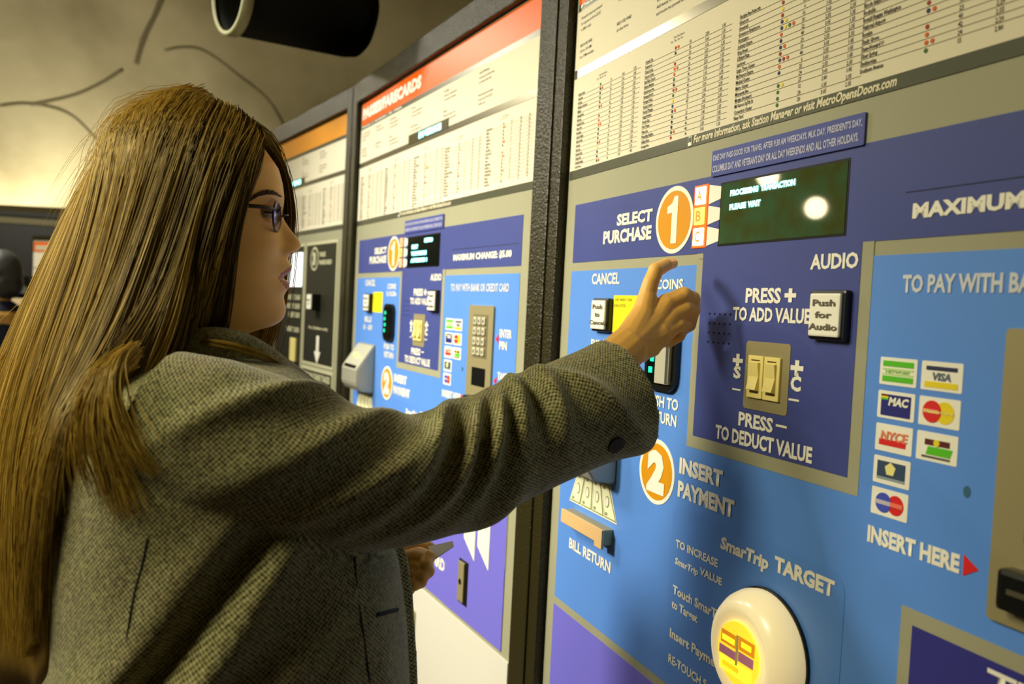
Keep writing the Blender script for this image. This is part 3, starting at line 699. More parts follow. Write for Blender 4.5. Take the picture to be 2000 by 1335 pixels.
for y in ys:
    z = zy(y); xf, xb, w = itp(bz, z), itp(kz, z), itp(wz, z); feat = itp(fz, z)-xf
    gw = float(np.interp(y, [300, 385, 405, 420, 440, 460, 475, 490, 497, 503, 515, 540, 565, 580, 600, 640], [.030, .016, .0095, .0085, .0090, .0105, .0120, .0125, .012, .018, .020, .021, .020, .020, .020, .020]))
    jaw = float(np.interp(y, [203, 500, 560, 610, 640, 655], [0, 0, .14, .34, .42, .05]))
    row = []
    for k in range(NH):
        t = 2*math.pi*k/NH; c = math.cos(t); s = math.sin(t)
        # denser columns towards the front
        a_ = (xf+xb)/2+(xf-xb)/2*(abs(c)**.92)*(1 if c > 0 else -1)
        l_ = w*(abs(s)**.96)*(1 if s > 0 else -1)
        fr = max(0, c)
        l_ *= 1-jaw*fr*.8
        if c > 0:
            q = gauss(abs(l_)**1.25/gw**.25, gw)
            a_ += feat*q
            # eye sockets, cheekbones, nostril wings
            for sg in (-1, 1):
                a_ -= .0085*gauss(l_-sg*.031, .014)*gauss((y-416), 17)
                a_ += .0050*gauss(l_-sg*.040, .020)*gauss((y-468), 34)
                a_ += .0030*gauss(l_-sg*.034, .018)*gauss((y-386), 14)
                a_ += .0075*gauss(l_-sg*.0125, .0055)*gauss((y-484), 9)
        row.append(hw(a_, l_, z))
    hrings.append(row)
# the body goes on below the neck as the same surface (under the jacket)
def bring(cx, cy, dep, f, s, e=2.3, n=NH, yaw=YAW):
    c = pt(cx, cy, dep); F_ = np.array([math.cos(yaw), math.sin(yaw), 0]); L_ = np.array([-math.sin(yaw), math.cos(yaw), 0]); o = []
    for k in range(n):
        t = 2*math.pi*k/n; cc, ss = math.cos(t), math.sin(t)
        o.append(c+F_*f*abs(cc)**(2/e)*np.sign(cc)+L_*s*abs(ss)**(2/e)*np.sign(ss))
    return o
for a in ((372, 745, .875, .060, .085), (392, 785, .880, .075, .105), (400, 830, .875, .085, .125), (410, 900, .868, .095, .130), (420, 1050, .860, .100, .135), (405, 1250, .85, .108, .140), (405, 1500, .845, .112, .160), (405, 1700, .845, .118, .170)):
    hrings.append(bring(*a))
bm = bmesh.new(); R_ = [[bm.verts.new(p) for p in row] for row in hrings]
for i in range(len(R_)-1):
    for k in range(NH): bm.faces.new((R_[i][k], R_[i][(k+1) % NH], R_[i+1][(k+1) % NH], R_[i+1][k]))
bm.faces.new(R_[0]); bm.faces.new(R_[-1][::-1])
bmesh.ops.recalc_face_normals(bm, faces=bm.faces[:])
bmesh.ops.smooth_vert(bm, verts=[v for row in R_[3:-9] for v in row], factor=.35, use_axis_x=True, use_axis_y=True, use_axis_z=True)
zl0, zl1, zm = zy(512.5), zy(564), zy(541)
for f in bm.faces:
    c = np.array(f.calc_center_median())-HO; a_, l_, z_ = c.dot(HF), c.dot(HL), c[2]
    if zl1 < z_ < zl0 and a_ > .05:
        h = (zl0-zm) if z_ > zm else (zm-zl1)
        if abs(l_) < .0205*math.sqrt(max(0, 1-(abs(z_-zm)/h)**1.6)): f.material_index = 1
headmesh = from_bm(bm, 'head')
HB = BVHTree.FromPolygons([v.co for v in headmesh.vertices], [p.vertices for p in headmesh.polygons])
def on_head(x, y, off=0.0):
    r = Vector(ray(x, y)).normalized(); h = HB.ray_cast(Vector(CAM), r)
    return None if h[0] is None else np.array(h[0]+h[1]*off)
def mirror(p):
    d = np.asarray(p)-HO; return HO+d-2*d.dot(HL)*HL

# hands and limbs: bony chains fused into one skin
def hand_mesh(chains, voxel=.0013):
    bm = bmesh.new()
    for P, R in chains: chain(bm, P, R)
    return remeshed(from_bm(bm), voxel, 5, .5)
K = lambda x, y, z: pt(x, y, z)
wr = K(1222, 682, .915)
rh = [([K(1080, 800, .872), K(1160, 738, .893), wr], [.029, .0265, .0245]),
      ([wr, K(1255, 618, .938), K(1264, 583, .944)], [.0225, .0150, .0118]),
      ([wr, K(1277, 630, .940), K(1303, 592, .946)], [.0225, .0150, .0118]),
      ([wr, K(1283, 650, .938), K(1313, 615, .945)], [.0215, .0145, .0112]),
      ([wr, K(1270, 676, .932), K(1305, 645, .940)], [.0200, .0130, .0105]),
      ([K(1236, 662, .932), K(1262, 634, .940), K(1288, 614, .946)], [.0185, .0180, .0150]), ([K(1250, 676, .930), K(1285, 652, .938)], [.0190, .0165]),
      # index raised, bending towards the machine
      ([K(1262, 583, .944), K(1271, 552, .946), K(1281, 528, .950), K(1301, 517, .968), K(1313, 514, .985)], [.0112, .0098, .0094, .0082, .0070]),
      # middle, ring and little fingers folded in
      ([K(1303, 592, .946), K(1335, 577, .948), K(1352, 584, .955), K(1354, 606, .980), K(1330, 628, .985), K(1312, 634, .978)], [.0116, .0104, .0098, .0088, .0080, .0070]),
      ([K(1313, 615, .945), K(1338, 602, .948), K(1352, 606, .956), K(1346, 634, .978), K(1322, 650, .978), K(1306, 652, .970)], [.0110, .0100, .0094, .0084, .0078, .0068]),
      ([K(1305, 645, .940), K(1325, 634, .944), K(1337, 634, .952), K(1326, 656, .966), K(1306, 668, .964), K(1294, 668, .958)], [.0100, .0088, .0082, .0075, .0070, .0062]),
      # thumb across the palm side
      ([K(1240, 660, .938), K(1262, 628, .968), K(1288, 604, .986), K(1306, 594, .992)], [.0150, .0115, .0098, .0078])]
rhand = hand_mesh(rh)
wl_ = K(760, 1120, .93)
K0, K = K, (lambda x, y, z: pt(x-14, y+2, z))
lh = [([K(640, 1160, .95), K(700, 1140, .945), wl_], [.030, .027, .0235]),
      ([wl_, K(800, 1092, .925)], [.022, .0120]), ([wl_, K(806, 1108, .920)], [.022, .0120]), ([wl_, K(802, 1124, .915)], [.0215, .0115]), ([wl_, K(794, 1138, .912)], [.020, .0105]),
      ([K(800, 1092, .925), K(832, 1082, .918), K(850, 1086, .905), K(846, 1100, .895)], [.0112, .0098, .0086, .0072]),
      ([K(806, 1108, .920), K(836, 1104, .912), K(848, 1112, .898), K(838, 1124, .890)], [.0115, .0100, .0088, .0074]),
      ([K(802, 1124, .915), K(826, 1124, .906), K(834, 1132, .892), K(822, 1140, .886)], [.0108, .0095, .0084, .0070]),
      ([K(794, 1138, .912), K(808, 1142, .904), K(812, 1148, .894), K(804, 1152, .888)], [.0095, .0082, .0074, .0062]),
      ([K(765, 1098, .935), K(800, 1072, .945), K(832, 1066, .945), K(852, 1068, .940)], [.0140, .0112, .0096, .0078])]
lhand = hand_mesh(lh); K = K0
# arms under the cloth and the legs below the picture
SH_R, EL_R = K(380, 865, .715), K(800, 932, .780)
bm = bmesh.new(); chain(bm, [SH_R, EL_R, K(1080, 800, .872)], [.048, .040, .029]); arm_r = remeshed(from_bm(bm), .006, 4)
SH_L, EL_L = K(470, 800, 1.03), K(520, 1120, 1.02)
bm = bmesh.new(); chain(bm, [SH_L, EL_L, K(640, 1160, .95)], [.046, .038, .030]); arm_l = remeshed(from_bm(bm), .006, 4)
hipc = pt(405, 1500, .845); L3 = HL; legs = []
bm = bmesh.new()
for sg in (-1, 1):
    h = hipc+HL*.085*sg; h[2] = .88; k = hipc+HL*.095*sg+HF*.03; k[2] = .48; an = hipc+HL*.10*sg-HF*.02; an[2] = .085; to = an+HF*.14; to[2] = .035
    legs.append((h, k, an, to)); chain(bm, [h, k, an], [.082, .056, .038]); chain(bm, [an, to], [.036, .026])
leg_me = remeshed(from_bm(bm), .008, 4)
ears = bmesh.new()
for sg in (-1, 1):
    c = hw(-.012, .0745*sg, -.012)
    bmesh.ops.create_uvsphere(ears, u_segments=16, v_segments=12, radius=1.0, matrix=Matrix.Translation(c) @ Matrix.Rotation(YAW, 4, 'Z') @ Matrix.Diagonal((.018, .006, .032, 1)))
ear_me = from_bm(ears)
# eyelids: skin shells over the eyeballs
EA, EZ = hmid(511, 419, -.031); ER = .0118
lids = bmesh.new()
def cap_shell(bm, c, r, el0, el1, az=80):
    rows = []
    for i in range(9):
        e = math.radians(el0+(el1-el0)*i/8)
        rows.append([bm.verts.new(np.asarray(c)+HF*r*math.cos(e)*math.cos(math.radians(a))+HL*r*math.cos(e)*math.sin(math.radians(a))+HU*r*math.sin(e)) for a in range(-az, az+1, 8)])
    for i in range(8):
        for k in range(len(rows[0])-1): bm.faces.new((rows[i][k], rows[i][k+1], rows[i+1][k+1], rows[i+1][k]))
for sg in (-1, 1):
    c = hw(EA, .031*sg, EZ); cap_shell(lids, c, ER*1.10, 9, 85); cap_shell(lids, c, ER*1.08, -85, -16)
lid_me = from_bm(lids)
body_me = join_meshes([(headmesh, None), (rhand, 0), (lhand, 0), (arm_r, 0), (arm_l, 0), (leg_me, 0), (ear_me, 0), (lid_me, 0)], None)
woman = obj('person', body_me, [SKIN, LIPM])
tag(woman, 'person with long fair hair and grey tweed jacket pointing a finger at the lit machine', 'person')

# eyes, brows
EYEW = mat('eye_white', (170, 150, 122), .3); IRIS = mat('iris', (60, 44, 26), .15); BROW = mat('brow_hair', (70, 46, 22), .7)  # eye white darkened to carry the shade on the face
for sg in (-1, 1):
    c = hw(EA, .031*sg, EZ); bm = bmesh.new()
    bmesh.ops.create_uvsphere(bm, u_segments=24, v_segments=16, radius=ER, matrix=Matrix.Translation(c) @ Matrix.Rotation(YAW, 4, 'Z') @ Matrix.Rotation(math.pi/2, 4, 'Y'))
    for f in bm.faces:
        d = (np.array(f.calc_center_median())-c)/ER; f.material_index = 1 if d.dot(HF) > .80 else 0; f.smooth = True
    obj('eye', from_bm(bm), [EYEW, IRIS], woman)
for sg in (-1, 1):
    c = hw(EA, .031*sg, EZ); bm = bmesh.new(); r_ = ER*1.14
    def onlid(e, a, r): e, a = math.radians(e), math.radians(a); return c+HF*r*math.cos(e)*math.cos(a)+HL*r*math.cos(e)*math.sin(a)+HU*r*math.sin(e)
    tube_bm(bm, [onlid(11-abs(a)*.05, a, r_) for a in range(-78, 79, 6)], .00075, 6)
    for a in range(-75, 76, 5): tube_bm(bm, [onlid(10-abs(a)*.05, a, r_), onlid(16-abs(a)*.05, a*1.05, r_*1.35), onlid(26-abs(a)*.05, a*1.08, r_*1.6)], [.0004, .0003, .0001], 4)
    obj('eyelash', from_bm(bm), mat('lash_brown', (30, 20, 12), .7), woman)
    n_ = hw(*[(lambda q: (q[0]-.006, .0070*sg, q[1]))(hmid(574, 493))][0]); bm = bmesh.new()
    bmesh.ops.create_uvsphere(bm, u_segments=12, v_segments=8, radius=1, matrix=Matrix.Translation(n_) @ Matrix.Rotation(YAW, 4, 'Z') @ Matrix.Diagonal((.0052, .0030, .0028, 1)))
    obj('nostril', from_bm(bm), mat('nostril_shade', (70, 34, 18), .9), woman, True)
def ribbon_hairs(name, pts, h, n, m, parent, mir=False):
    bm = bmesh.new(); P = smooth_path(pts, 40)
    for i in range(n):
        s = rng.random()*.98; p = P[int(s*40)]; q = P[min(40, int(s*40)+3)]; d = (q-p); d /= max(np.linalg.norm(d), 1e-6)
        w = math.sin(math.pi*min(1, s*.9+.1))*h
        o = p+HU*(rng.random()-.5)*w; e = o+d*.007+HU*.0022*(rng.random())
        tube_bm(bm, [o, (o+e)/2+HF*.0004, e], [.00045, .0004, .0001], 4)
    return obj(name, from_bm(bm), m, parent)
bpts = [on_head(x, y, .0008) for x, y in ((480, 397), (492, 387), (506, 379), (522, 376), (536, 378), (546, 384))]
ribbon_hairs('eyebrow', bpts, .0034, 170, BROW, woman); ribbon_hairs('eyebrow', [mirror(p) for p in bpts], .0034, 170, BROW, woman)
lpts = [on_head(x, y, .0012) for x, y in ((503, 414), (512, 411), (521, 412))]

# ------------------------------------------------------------------ jacket
def tweed():
    m = bpy.data.materials.new('grey_tweed'); m.use_nodes = True; nt = m.node_tree; b = nt.nodes['Principled BSDF']
    def mth(op, a, c=None, v=None):
        n = nt.nodes.new('ShaderNodeMath'); n.operation = op
        nt.links.new(a, n.inputs[0])
        if c is not None: nt.links.new(c, n.inputs[1])
        elif v is not None: n.inputs[1].default_value = v
        return n.outputs[0]
    uv = nt.nodes.new('ShaderNodeUVMap'); uv.uv_map = 'weave'; sp_ = nt.nodes.new('ShaderNodeSeparateXYZ'); nt.links.new(uv.outputs[0], sp_.inputs[0])
    tc = nt.nodes.new('ShaderNodeTexCoord')
    n = nt.nodes.new('ShaderNodeTexNoise'); n.inputs['Scale'].default_value = 300; n.inputs['Detail'].default_value = 2; nt.links.new(tc.outputs['Object'], n.inputs['Vector'])
    n2 = nt.nodes.new('ShaderNodeTexNoise'); n2.inputs['Scale'].default_value = 24; n2.inputs['Detail'].default_value = 4; nt.links.new(tc.outputs['Object'], n2.inputs['Vector'])
    a = mth('SINE', mth('MULTIPLY', sp_.outputs[0], v=2*math.pi/.0042)); c = mth('SINE', mth('MULTIPLY', sp_.outputs[1], v=2*math.pi/.0042))
    w = mth('MULTIPLY_ADD', mth('MULTIPLY', a, c), v=.30); w.node.inputs[2].default_value = .5
    w = mth('ADD', w, mth('MULTIPLY', mth('SUBTRACT', n.outputs['Fac'], v=.5), v=.9))
    r = nt.nodes.new('ShaderNodeValToRGB'); r.color_ramp.elements[0].position = .22; r.color_ramp.elements[1].position = .80
    r.color_ramp.elements[0].color = lin((44, 45, 22)); r.color_ramp.elements[1].color = lin((188, 182, 128))
    nt.links.new(w, r.inputs[0])
    m2 = nt.nodes.new('ShaderNodeMix'); m2.data_type = 'RGBA'; m2.blend_type = 'MULTIPLY'; m2.inputs[0].default_value = .2
    nt.links.new(r.outputs[0], m2.inputs[6]); nt.links.new(n2.outputs['Color'], m2.inputs[7]); nt.links.new(m2.outputs[2], b.inputs['Base Color'])
    b.inputs['Roughness'].default_value = .9; b.inputs['Specular IOR Level'].default_value = .15
    b.inputs['Sheen Weight'].default_value = .3; b.inputs['Sheen Roughness'].default_value = .5
    bp = nt.nodes.new('ShaderNodeBump'); bp.inputs['Strength'].default_value = .4; bp.inputs['Distance'].default_value = .001
    nt.links.new(w, bp.inputs['Height']); nt.links.new(bp.outputs[0], b.inputs['Normal'])
    return m
def weave_uv(me, paths):
    """cloth coordinates in metres: along and round each sleeve, round and down the trunk"""
    uvl = me.uv_layers.new(name='weave'); V = vget(me); fc = np.empty(len(me.polygons)*3); me.polygons.foreach_get('center', fc); fc = fc.reshape(-1, 3)
    c0 = pt(412, 1000, .842); d = V-c0; ang_ = np.arctan2(d@L_T, d@F_T); tor = np.stack([ang_*.2, V[:, 2]], 1); per = [.2*2*math.pi]
    coords = [tor]; own = np.zeros(len(fc), int)
    for pi_, (P, R) in enumerate(paths):
        P = np.array(P); S = np.concatenate([[0], np.cumsum(np.linalg.norm(np.diff(P, axis=0), axis=1))])
        def near_(X):
            best = np.full(len(X), 9e9); idx = np.zeros(len(X), int)
            for k in range(len(P)):
                q = ((X-P[k])**2).sum(1); m_ = q < best; best[m_] = q[m_]; idx[m_] = k
            return idx, np.sqrt(best)
        idx, di = near_(V); T = np.gradient(P, axis=0); T /= np.linalg.norm(T, axis=1)[:, None]; t = T[idx]
        up_ = HU-t*t[:, 2:3]; up_ /= np.linalg.norm(up_, axis=1)[:, None]; sd = np.cross(t, up_); rel = V-P[idx]
        th = np.arctan2((rel*sd).sum(1), (rel*up_).sum(1)); coords.append(np.stack([th*.062, S[idx]+(rel*t).sum(1)], 1)); per.append(.062*2*math.pi)
        fi, fd = near_(fc); own[(fd < R*1.12) & (S[fi] > .09)] = pi_+1
    lo = np.empty(len(me.loops), int); me.loops.foreach_get('vertex_index', lo); ls = np.empty(len(me.polygons), int); me.polygons.foreach_get('loop_start', ls); lt = np.empty(len(me.polygons), int); me.polygons.foreach_get('loop_total', lt)
    pol = np.repeat(np.arange(len(ls)), lt); o2 = own[pol]; UV = np.zeros((len(lo), 2))
    for k, c in enumerate(coords):
        m_ = o2 == k; UV[m_] = c[lo[m_]]
    mn = np.full(len(ls), 9e9); np.minimum.at(mn, pol, UV[:, 0]); pr = np.array(per)[o2]; far_ = UV[:, 0]-mn[pol] > pr*.5; UV[far_, 0] -= pr[far_]
    uvl.data.foreach_set('uv', UV.ravel())
TWEED = tweed()

def loft(bm, rings, cap0=True, cap1=True):
    V = [[bm.verts.new(p) for p in r] for r in rings]; n = len(V[0])
    for i in range(len(V)-1):
        for k in range(n): bm.faces.new((V[i][k], V[i][(k+1) % n], V[i+1][(k+1) % n], V[i+1][k]))
    if cap0: bm.faces.new(V[0])
    if cap1: bm.faces.new(V[-1][::-1])
def sleeve_rings(P, R, n=72, m=140, folds=(), squash=1.0):
    P = smooth_path(P, m); R = [float(v) for v in np.interp(np.linspace(0, len(R)-1, m+1), range(len(R)), R)]
    out = []; S = np.cumsum([0]+[np.linalg.norm(P[i+1]-P[i]) for i in range(m)])
    for i in range(m+1):
        t = P[min(i+1, m)]-P[max(i-1, 0)]; t /= np.linalg.norm(t)
        upv = HU-t*t[2]; upv /= np.linalg.norm(upv); sd = np.cross(t, upv)       # sd points to the camera side or away
        if sd.dot(CAM-P[i]) < 0: sd = -sd
        ring = []
        for k in range(n):
            th = 2*math.pi*k/n; c, s = math.cos(th), math.sin(th)
            r = R[i]
            for s0, th0, slope, wdt, amp, ext in folds:      # ridge: centre along the arm, angle, slant, width, height, angular reach
                dth = (th-th0+math.pi) % (2*math.pi)-math.pi
                r += amp*math.exp(-((S[i]-s0-slope*dth)/wdt)**2)*math.exp(-(dth/ext)**2)
            w = mnoise.noise(Vector(P[i]*9+np.array([c, s, 0])*.6))
            r += .0022*w
            ring.append(P[i]+(upv*c+sd*s*squash)*r)
        out.append(ring)
    return out
# angle 0 = top of the sleeve, pi/2 = camera side, pi = underside
folds = [(.235, .9, -.055, .012, .0085, .95), (.275, 1.0, -.060, .011, .0095, .85), (.318, .8, -.050, .011, .0110, .80), (.352, .5, -.030, .010, .0105, .70), (.385, .7, -.012, .011, .0090, .75),
         (.425, 1.0, .035, .013, .0075, .8), (.150, .8, -.070, .018, .0070, .9), (.195, 1.2, -.080, .014, .0065, .9), (.470, 2.2, .03, .02, .004, .8), (.300, 2.4, -.03, .02, .005, .9), (.095, .55, -.07, .013, .0080, .7),
         (.255, 1.0, -.058, .008, -.0060, .8), (.298, .9, -.055, .008, -.0065, .8), (.336, .65, -.04, .008, -.0070, .7), (.369, .6, -.02, .008, -.0055, .7)]
folds = [(a, b, c, d, e*1.7, f) for a, b, c, d, e, f in folds]
AP = [K(300, 830, .715), K(400, 862, .715), K(500, 892, .720), K(620, 922, .738), K(720, 936, .758), K(810, 933, .783), K(900, 905, .812), K(1010, 860, .846), K(1112, 812, .880), K(1172, 786, .901), K(1211, 768, .914)]
AR = [.066, .0735, .0735, .0665, .0615, .0590, .0585, .0590, .0600, .0615, .0630]
rg = sleeve_rings(AP, AR, folds=folds)
inner = [[p+(np.mean(r, 0)-p)*.10 for p in r] for r in rg[-1:]]
cuff = [inner[0]]
for back_i in (4, 14, 26): cuff.append([p+(np.mean(rg[-1-back_i], 0)-p)*.13 for p in rg[-1-back_i]])
bm = bmesh.new(); loft(bm, rg+cuff)
LP = [K(505, 800, 1.03), K(520, 900, 1.045), K(540, 1040, 1.045), K(575, 1130, 1.02), K(640, 1150, .975), K(715, 1135, .950)]
lg = sleeve_rings(LP, [.066, .068, .062, .060, .056, .050], n=48, m=60)
loft(bm, lg+[[p+(np.mean(lg[-1], 0)-p)*.12 for p in lg[-1]], [p+(np.mean(lg[-8], 0)-p)*.16 for p in lg[-8]]])
TY = math.radians(20)
def tring(cx, cy, dep, f, s, e=2.25, n=120):
    o = bring(cx, cy, dep, f, s, e, n, TY); return o
tr = [tring(392, 668, .872, .066, .068), tring(394, 684, .872, .078, .092), tring(396, 706, .868, .094, .142), tring(398, 735, .862, .112, .178), tring(404, 775, .856, .128, .196), tring(414, 830, .850, .138, .202), tring(424, 900, .845, .146, .202),
      tring(434, 985, .842, .154, .198), tring(446, 1080, .838, .162, .194), tring(454, 1200, .834, .165, .190), tring(458, 1335, .832, .166, .190), tring(460, 1520, .832, .172, .196), tring(460, 1800, .832, .182, .206)]
# shoulders sit above the line of the chest: lift the sides of the upper rings
F_T = np.array([math.cos(TY), math.sin(TY), 0]); L_T = np.array([-math.sin(TY), math.cos(TY), 0])
dense = []
for i in range(len(tr)-1):
    k = 7
    for q in range(k): dense.append([a+(b-a)*(q/k) for a, b in zip(tr[i], tr[i+1])])
dense.append(tr[-1])
def cloth(p):
    c = p-pt(412, 1000, .842); a, l, z = c.dot(F_T), c.dot(L_T), p[2]
    d = .006*mnoise.noise(Vector((a*7, l*7, z*4)))+.003*mnoise.noise(Vector((a*20, l*20, z*10)))
    # slanting drag folds from the raised armpit down the side and back
    gl_ = .033+(z-1.254)*.70; fd_ = (1 if l < 0 else 0)*min(1, max(0, (1.29-z)/.05))
    d += fd_*(-.020*math.exp(-((a-gl_)/.014)**2)+.012*math.exp(-((a-gl_-.030)/.018)**2)+.006*math.exp(-((a-gl_+.034)/.02)**2))
    for a0, sl, wd_, am in ((.020, .95, .020, .010), (-.055, 1.05, .016, .008), (.075, .75, .018, .006), (-.120, 1.1, .020, .006)):
        d += am*math.exp(-(((a-a0)-sl*(z-1.10))/wd_)**2)*(1 if l < 0 else 0)*min(1, max(0, (1.24-z)/.1))
    return p+(F_T*a*.5+L_T*l)/max(1e-6, np.linalg.norm(F_T*a*.5+L_T*l))*d
dense = [[cloth(p) for p in r] for r in dense]
low = [[p+(np.mean(r, 0)-p)*.06 for p in r] for r in (dense[-1], dense[-12])]
loft(bm, dense+low)
# collar and lapel roll
for pp, rr in (([(352, 676, .80), (400, 664, .795), (445, 668, .805), (490, 684, .825), (540, 716, .855), (585, 752, .885), (608, 790, .90)], [.010, .013, .014, .0145, .014, .012, .008]),
               ([(352, 676, .94), (410, 668, .96), (470, 684, .95), (530, 716, .94), (580, 752, .93)], [.010, .012, .013, .012, .008])):
    P = smooth_path([K(*p) for p in pp], 30); tube_bm(bm, P, list(np.interp(np.linspace(0, len(rr)-1, 31), range(len(rr)), rr)), 10)
# hanging open front edge
P = smooth_path([K(640, 860, .86), K(700, 960, .86), K(770, 1060, .865), K(790, 1150, .87), K(796, 1240, .87), K(802, 1340, .87), K(805, 1500, .87), K(808, 1750, .87)], 40)
tube_bm(bm, P, .0085, 8)
jk = remeshed(from_bm(bm), .0036, 2, .4)
weave_uv(jk, [(smooth_path(AP, 140), .066), (smooth_path(LP, 60), .066)])
jacket = obj('jacket', jk, TWEED, woman, True); jacket['label'] = 'grey tweed jacket'
JB = BVHTree.FromPolygons([v.co for v in jk.vertices], [p.vertices for p in jk.polygons])
def on_jacket(x, y, off=0.0):
    r = Vector(ray(x, y)).normalized(); h = JB.ray_cast(Vector(CAM), r)
    return None if h[0] is None else (np.array(h[0]+h[1]*off), np.array(h[1]))
BTN = mat('dark_button', (20, 20, 20), .7); STITCH = mat('seam_thread', (26, 26, 20), .9)
p = on_jacket(1203, 868)
if p:
    bm = bmesh.new(); q = Vector(p[1]).to_track_quat('Z', 'Y').to_matrix().to_4x4()
    bmesh.ops.create_cone(bm, cap_ends=True, segments=24, radius1=.0105, radius2=.0095, depth=.004, matrix=Matrix.Translation(Vector(p[0])) @ q)
    obj('cuff_button', from_bm(bm), BTN, jacket)
def seam(name, pts, r):
    P = [on_jacket(x, y, -.0002) for x, y in pts]; P = [p[0] for p in P if p]
    if len(P) > 2:
        bm = bmesh.new(); tube_bm(bm, smooth_path(P, 30), r, 6); obj(name, from_bm(bm), STITCH, jacket)
seam('front_seam', [(693, 1085), (696, 1130), (703, 1190), (712, 1250), (722, 1330)], .0009)
seam('pocket_slit', [(735, 1200), (748, 1197), (762, 1193), (776, 1190)], .0022)
seam('side_seam', [(288, 1050), (278, 1100), (262, 1160), (250, 1230), (240, 1330)], .0010)

# trousers and shoes (below the picture)
TR = mat('black_trousers', (30, 30, 30), .8); bm = bmesh.new()
top = hipc.copy(); top[2] = .93
for h, k, an, to in legs:
    a2 = an.copy(); a2[2] = .075; chain(bm, [top, h, k, a2], [.120, .094, .070, .062])
obj('trousers', remeshed(from_bm(bm), .009, 4), TR, woman, True)
for h, k, an, to in legs:
    bm = bmesh.new(); he = an-HF*.03; he[2] = .045; t2 = to+HF*.02; t2[2] = .036
    chain(bm, [he, (he+t2)/2, t2], [.046, .045, .037]); me = remeshed(from_bm(bm), .006, 4); v = vget(me); v[:, 2] = np.maximum(v[:, 2], .001); vset(me, v)
    obj('shoe', me, BLACK, woman, True)

# ------------------------------------------------------------------ hair
def hair_mat(name, dark, light, rough=.42):
    m = bpy.data.materials.new(name); m.use_nodes = True; nt = m.node_tree; b = nt.nodes['Principled BSDF']
    at = nt.nodes.new('ShaderNodeAttribute'); at.attribute_name = 'tone'
    r = nt.nodes.new('ShaderNodeValToRGB'); r.color_ramp.elements[0].color = lin(dark); r.color_ramp.elements[1].color = lin(light)
    nt.links.new(at.outputs['Fac'], r.inputs[0]); nt.links.new(r.outputs[0], b.inputs['Base Color'])
    b.inputs['Roughness'].default_value = rough; b.inputs['Specular IOR Level'].default_value = .30
    b.inputs['Specular Tint'].default_value = (1, .85, .4, 1)
    return m
HAIRM = hair_mat('fair_hair', (56, 37, 8), (214, 178, 78))
def strands_mesh(S):
    """S: list of (points Nx3, radius, tone) -> three-sided tapering tubes"""
    V, F, T = [], [], []; off = 0
    for P, r, tone in S:
        m = len(P); t = np.gradient(P, axis=0); t /= np.linalg.norm(t, axis=1)[:, None]+1e-9
        v = P-CAM; a = np.cross(t, v); a /= np.linalg.norm(a, axis=1)[:, None]+1e-9; b = np.cross(a, t)
        rad = r*np.minimum(1, 1.25-np.linspace(0, 1, m)**3)[:, None]
        ring = np.stack([P+(a*math.cos(q)+b*math.sin(q))*rad for q in (math.pi/2, math.pi*7/6, math.pi*11/6)], 1).reshape(-1, 3)
        V.append(ring); T += [tone]*len(ring)
        for i in range(m-1):
            for k in range(3): F.append((off+i*3+k, off+i*3+(k+1) % 3, off+i*3+3+(k+1) % 3, off+i*3+3+k))
        off += m*3
    V = np.concatenate(V); me = bpy.data.meshes.new('hair'); me.from_pydata(V.tolist(), [], F); me.update()
    at = me.attributes.new('tone', 'FLOAT', 'POINT'); at.data.foreach_set('value', T)
    return me
def kp(L): return np.array([pt(*p) for p in L])
def resample(P, n): return np.array(smooth_path(list(P), n-1))
NS = 20
G = [  # near side curtain, from the face edge to the back of the head
    [(492, 277, .872), (484, 325, .842), (474, 400, .818), (464, 480, .806), (453, 560, .806), (440, 620, .812), (425, 655, .825), (405, 690, .835), (385, 720, .840)],
    [(478, 262, .872), (462, 320, .836), (446, 400, .806), (432, 480, .794), (418, 560, .793), (404, 625, .800), (385, 670, .808), (360, 705, .812), (340, 735, .815)],
    [(455, 240, .872), (430, 310, .826), (408, 400, .798), (388, 490, .786), (370, 570, .782), (350, 640, .778), (322, 690, .770), (290, 730, .760), (262, 770, .750)],
    [(425, 218, .872), (392, 295, .822), (362, 390, .794), (338, 480, .782), (312, 565, .772), (282, 640, .752), (245, 695, .718), (205, 745, .688), (172, 800, .672), (160, 860, .676), (178, 930, .690)],
    [(395, 202, .872), (350, 275, .822), (310, 370, .796), (280, 460, .784), (250, 550, .772), (215, 640, .750), (175, 720, .720), (140, 800, .700), (120, 880, .698), (130, 970, .702), (160, 1080, .705), (150, 1200, .70), (130, 1300, .70)],
    [(368, 192, .872), (305, 260, .828), (258, 355, .804), (222, 450, .790), (190, 550, .776), (152, 650, .756), (112, 740, .734), (82, 840, .718), (70, 950, .714), (84, 1070, .716), (110, 1200, .718), (100, 1340, .72)],
    [(342, 187, .875), (262, 245, .842), (205, 345, .820), (170, 450, .806), (140, 550, .790), (100, 650, .772), (58, 740, .756), (30, 850, .744), (22, 980, .740), (38, 1120, .740), (70, 1280, .740), (90, 1350, .740)],
    [(330, 186, .880), (238, 232, .862), (170, 330, .850), (134, 430, .838), (106, 530, .824), (66, 630, .806), (18, 730, .790), (-18, 850, .778), (-30, 990, .774), (-20, 1150, .772), (5, 1340, .770)],
    [(328, 188, .890), (222, 236, .895), (152, 330, .895), (116, 430, .890), (84, 530, .880), (40, 635, .866), (-14, 740, .852), (-55, 860, .842), (-75, 1000, .838), (-72, 1160, .836), (-55, 1340, .834)]]
GR0 = [resample(kp(g), NS) for g in G]
zchin = HO[2]+zy(655)
def push(P, off):
    for i in range(len(P)):
        if P[i][2] < zchin: continue
        loc, nr_, _, dist = HB.find_nearest(Vector(P[i]), .16)
        if loc is None: continue
        sd = (Vector(P[i])-loc).dot(nr_)
        if sd < off: P[i] = np.array(loc+nr_*off)
    return P
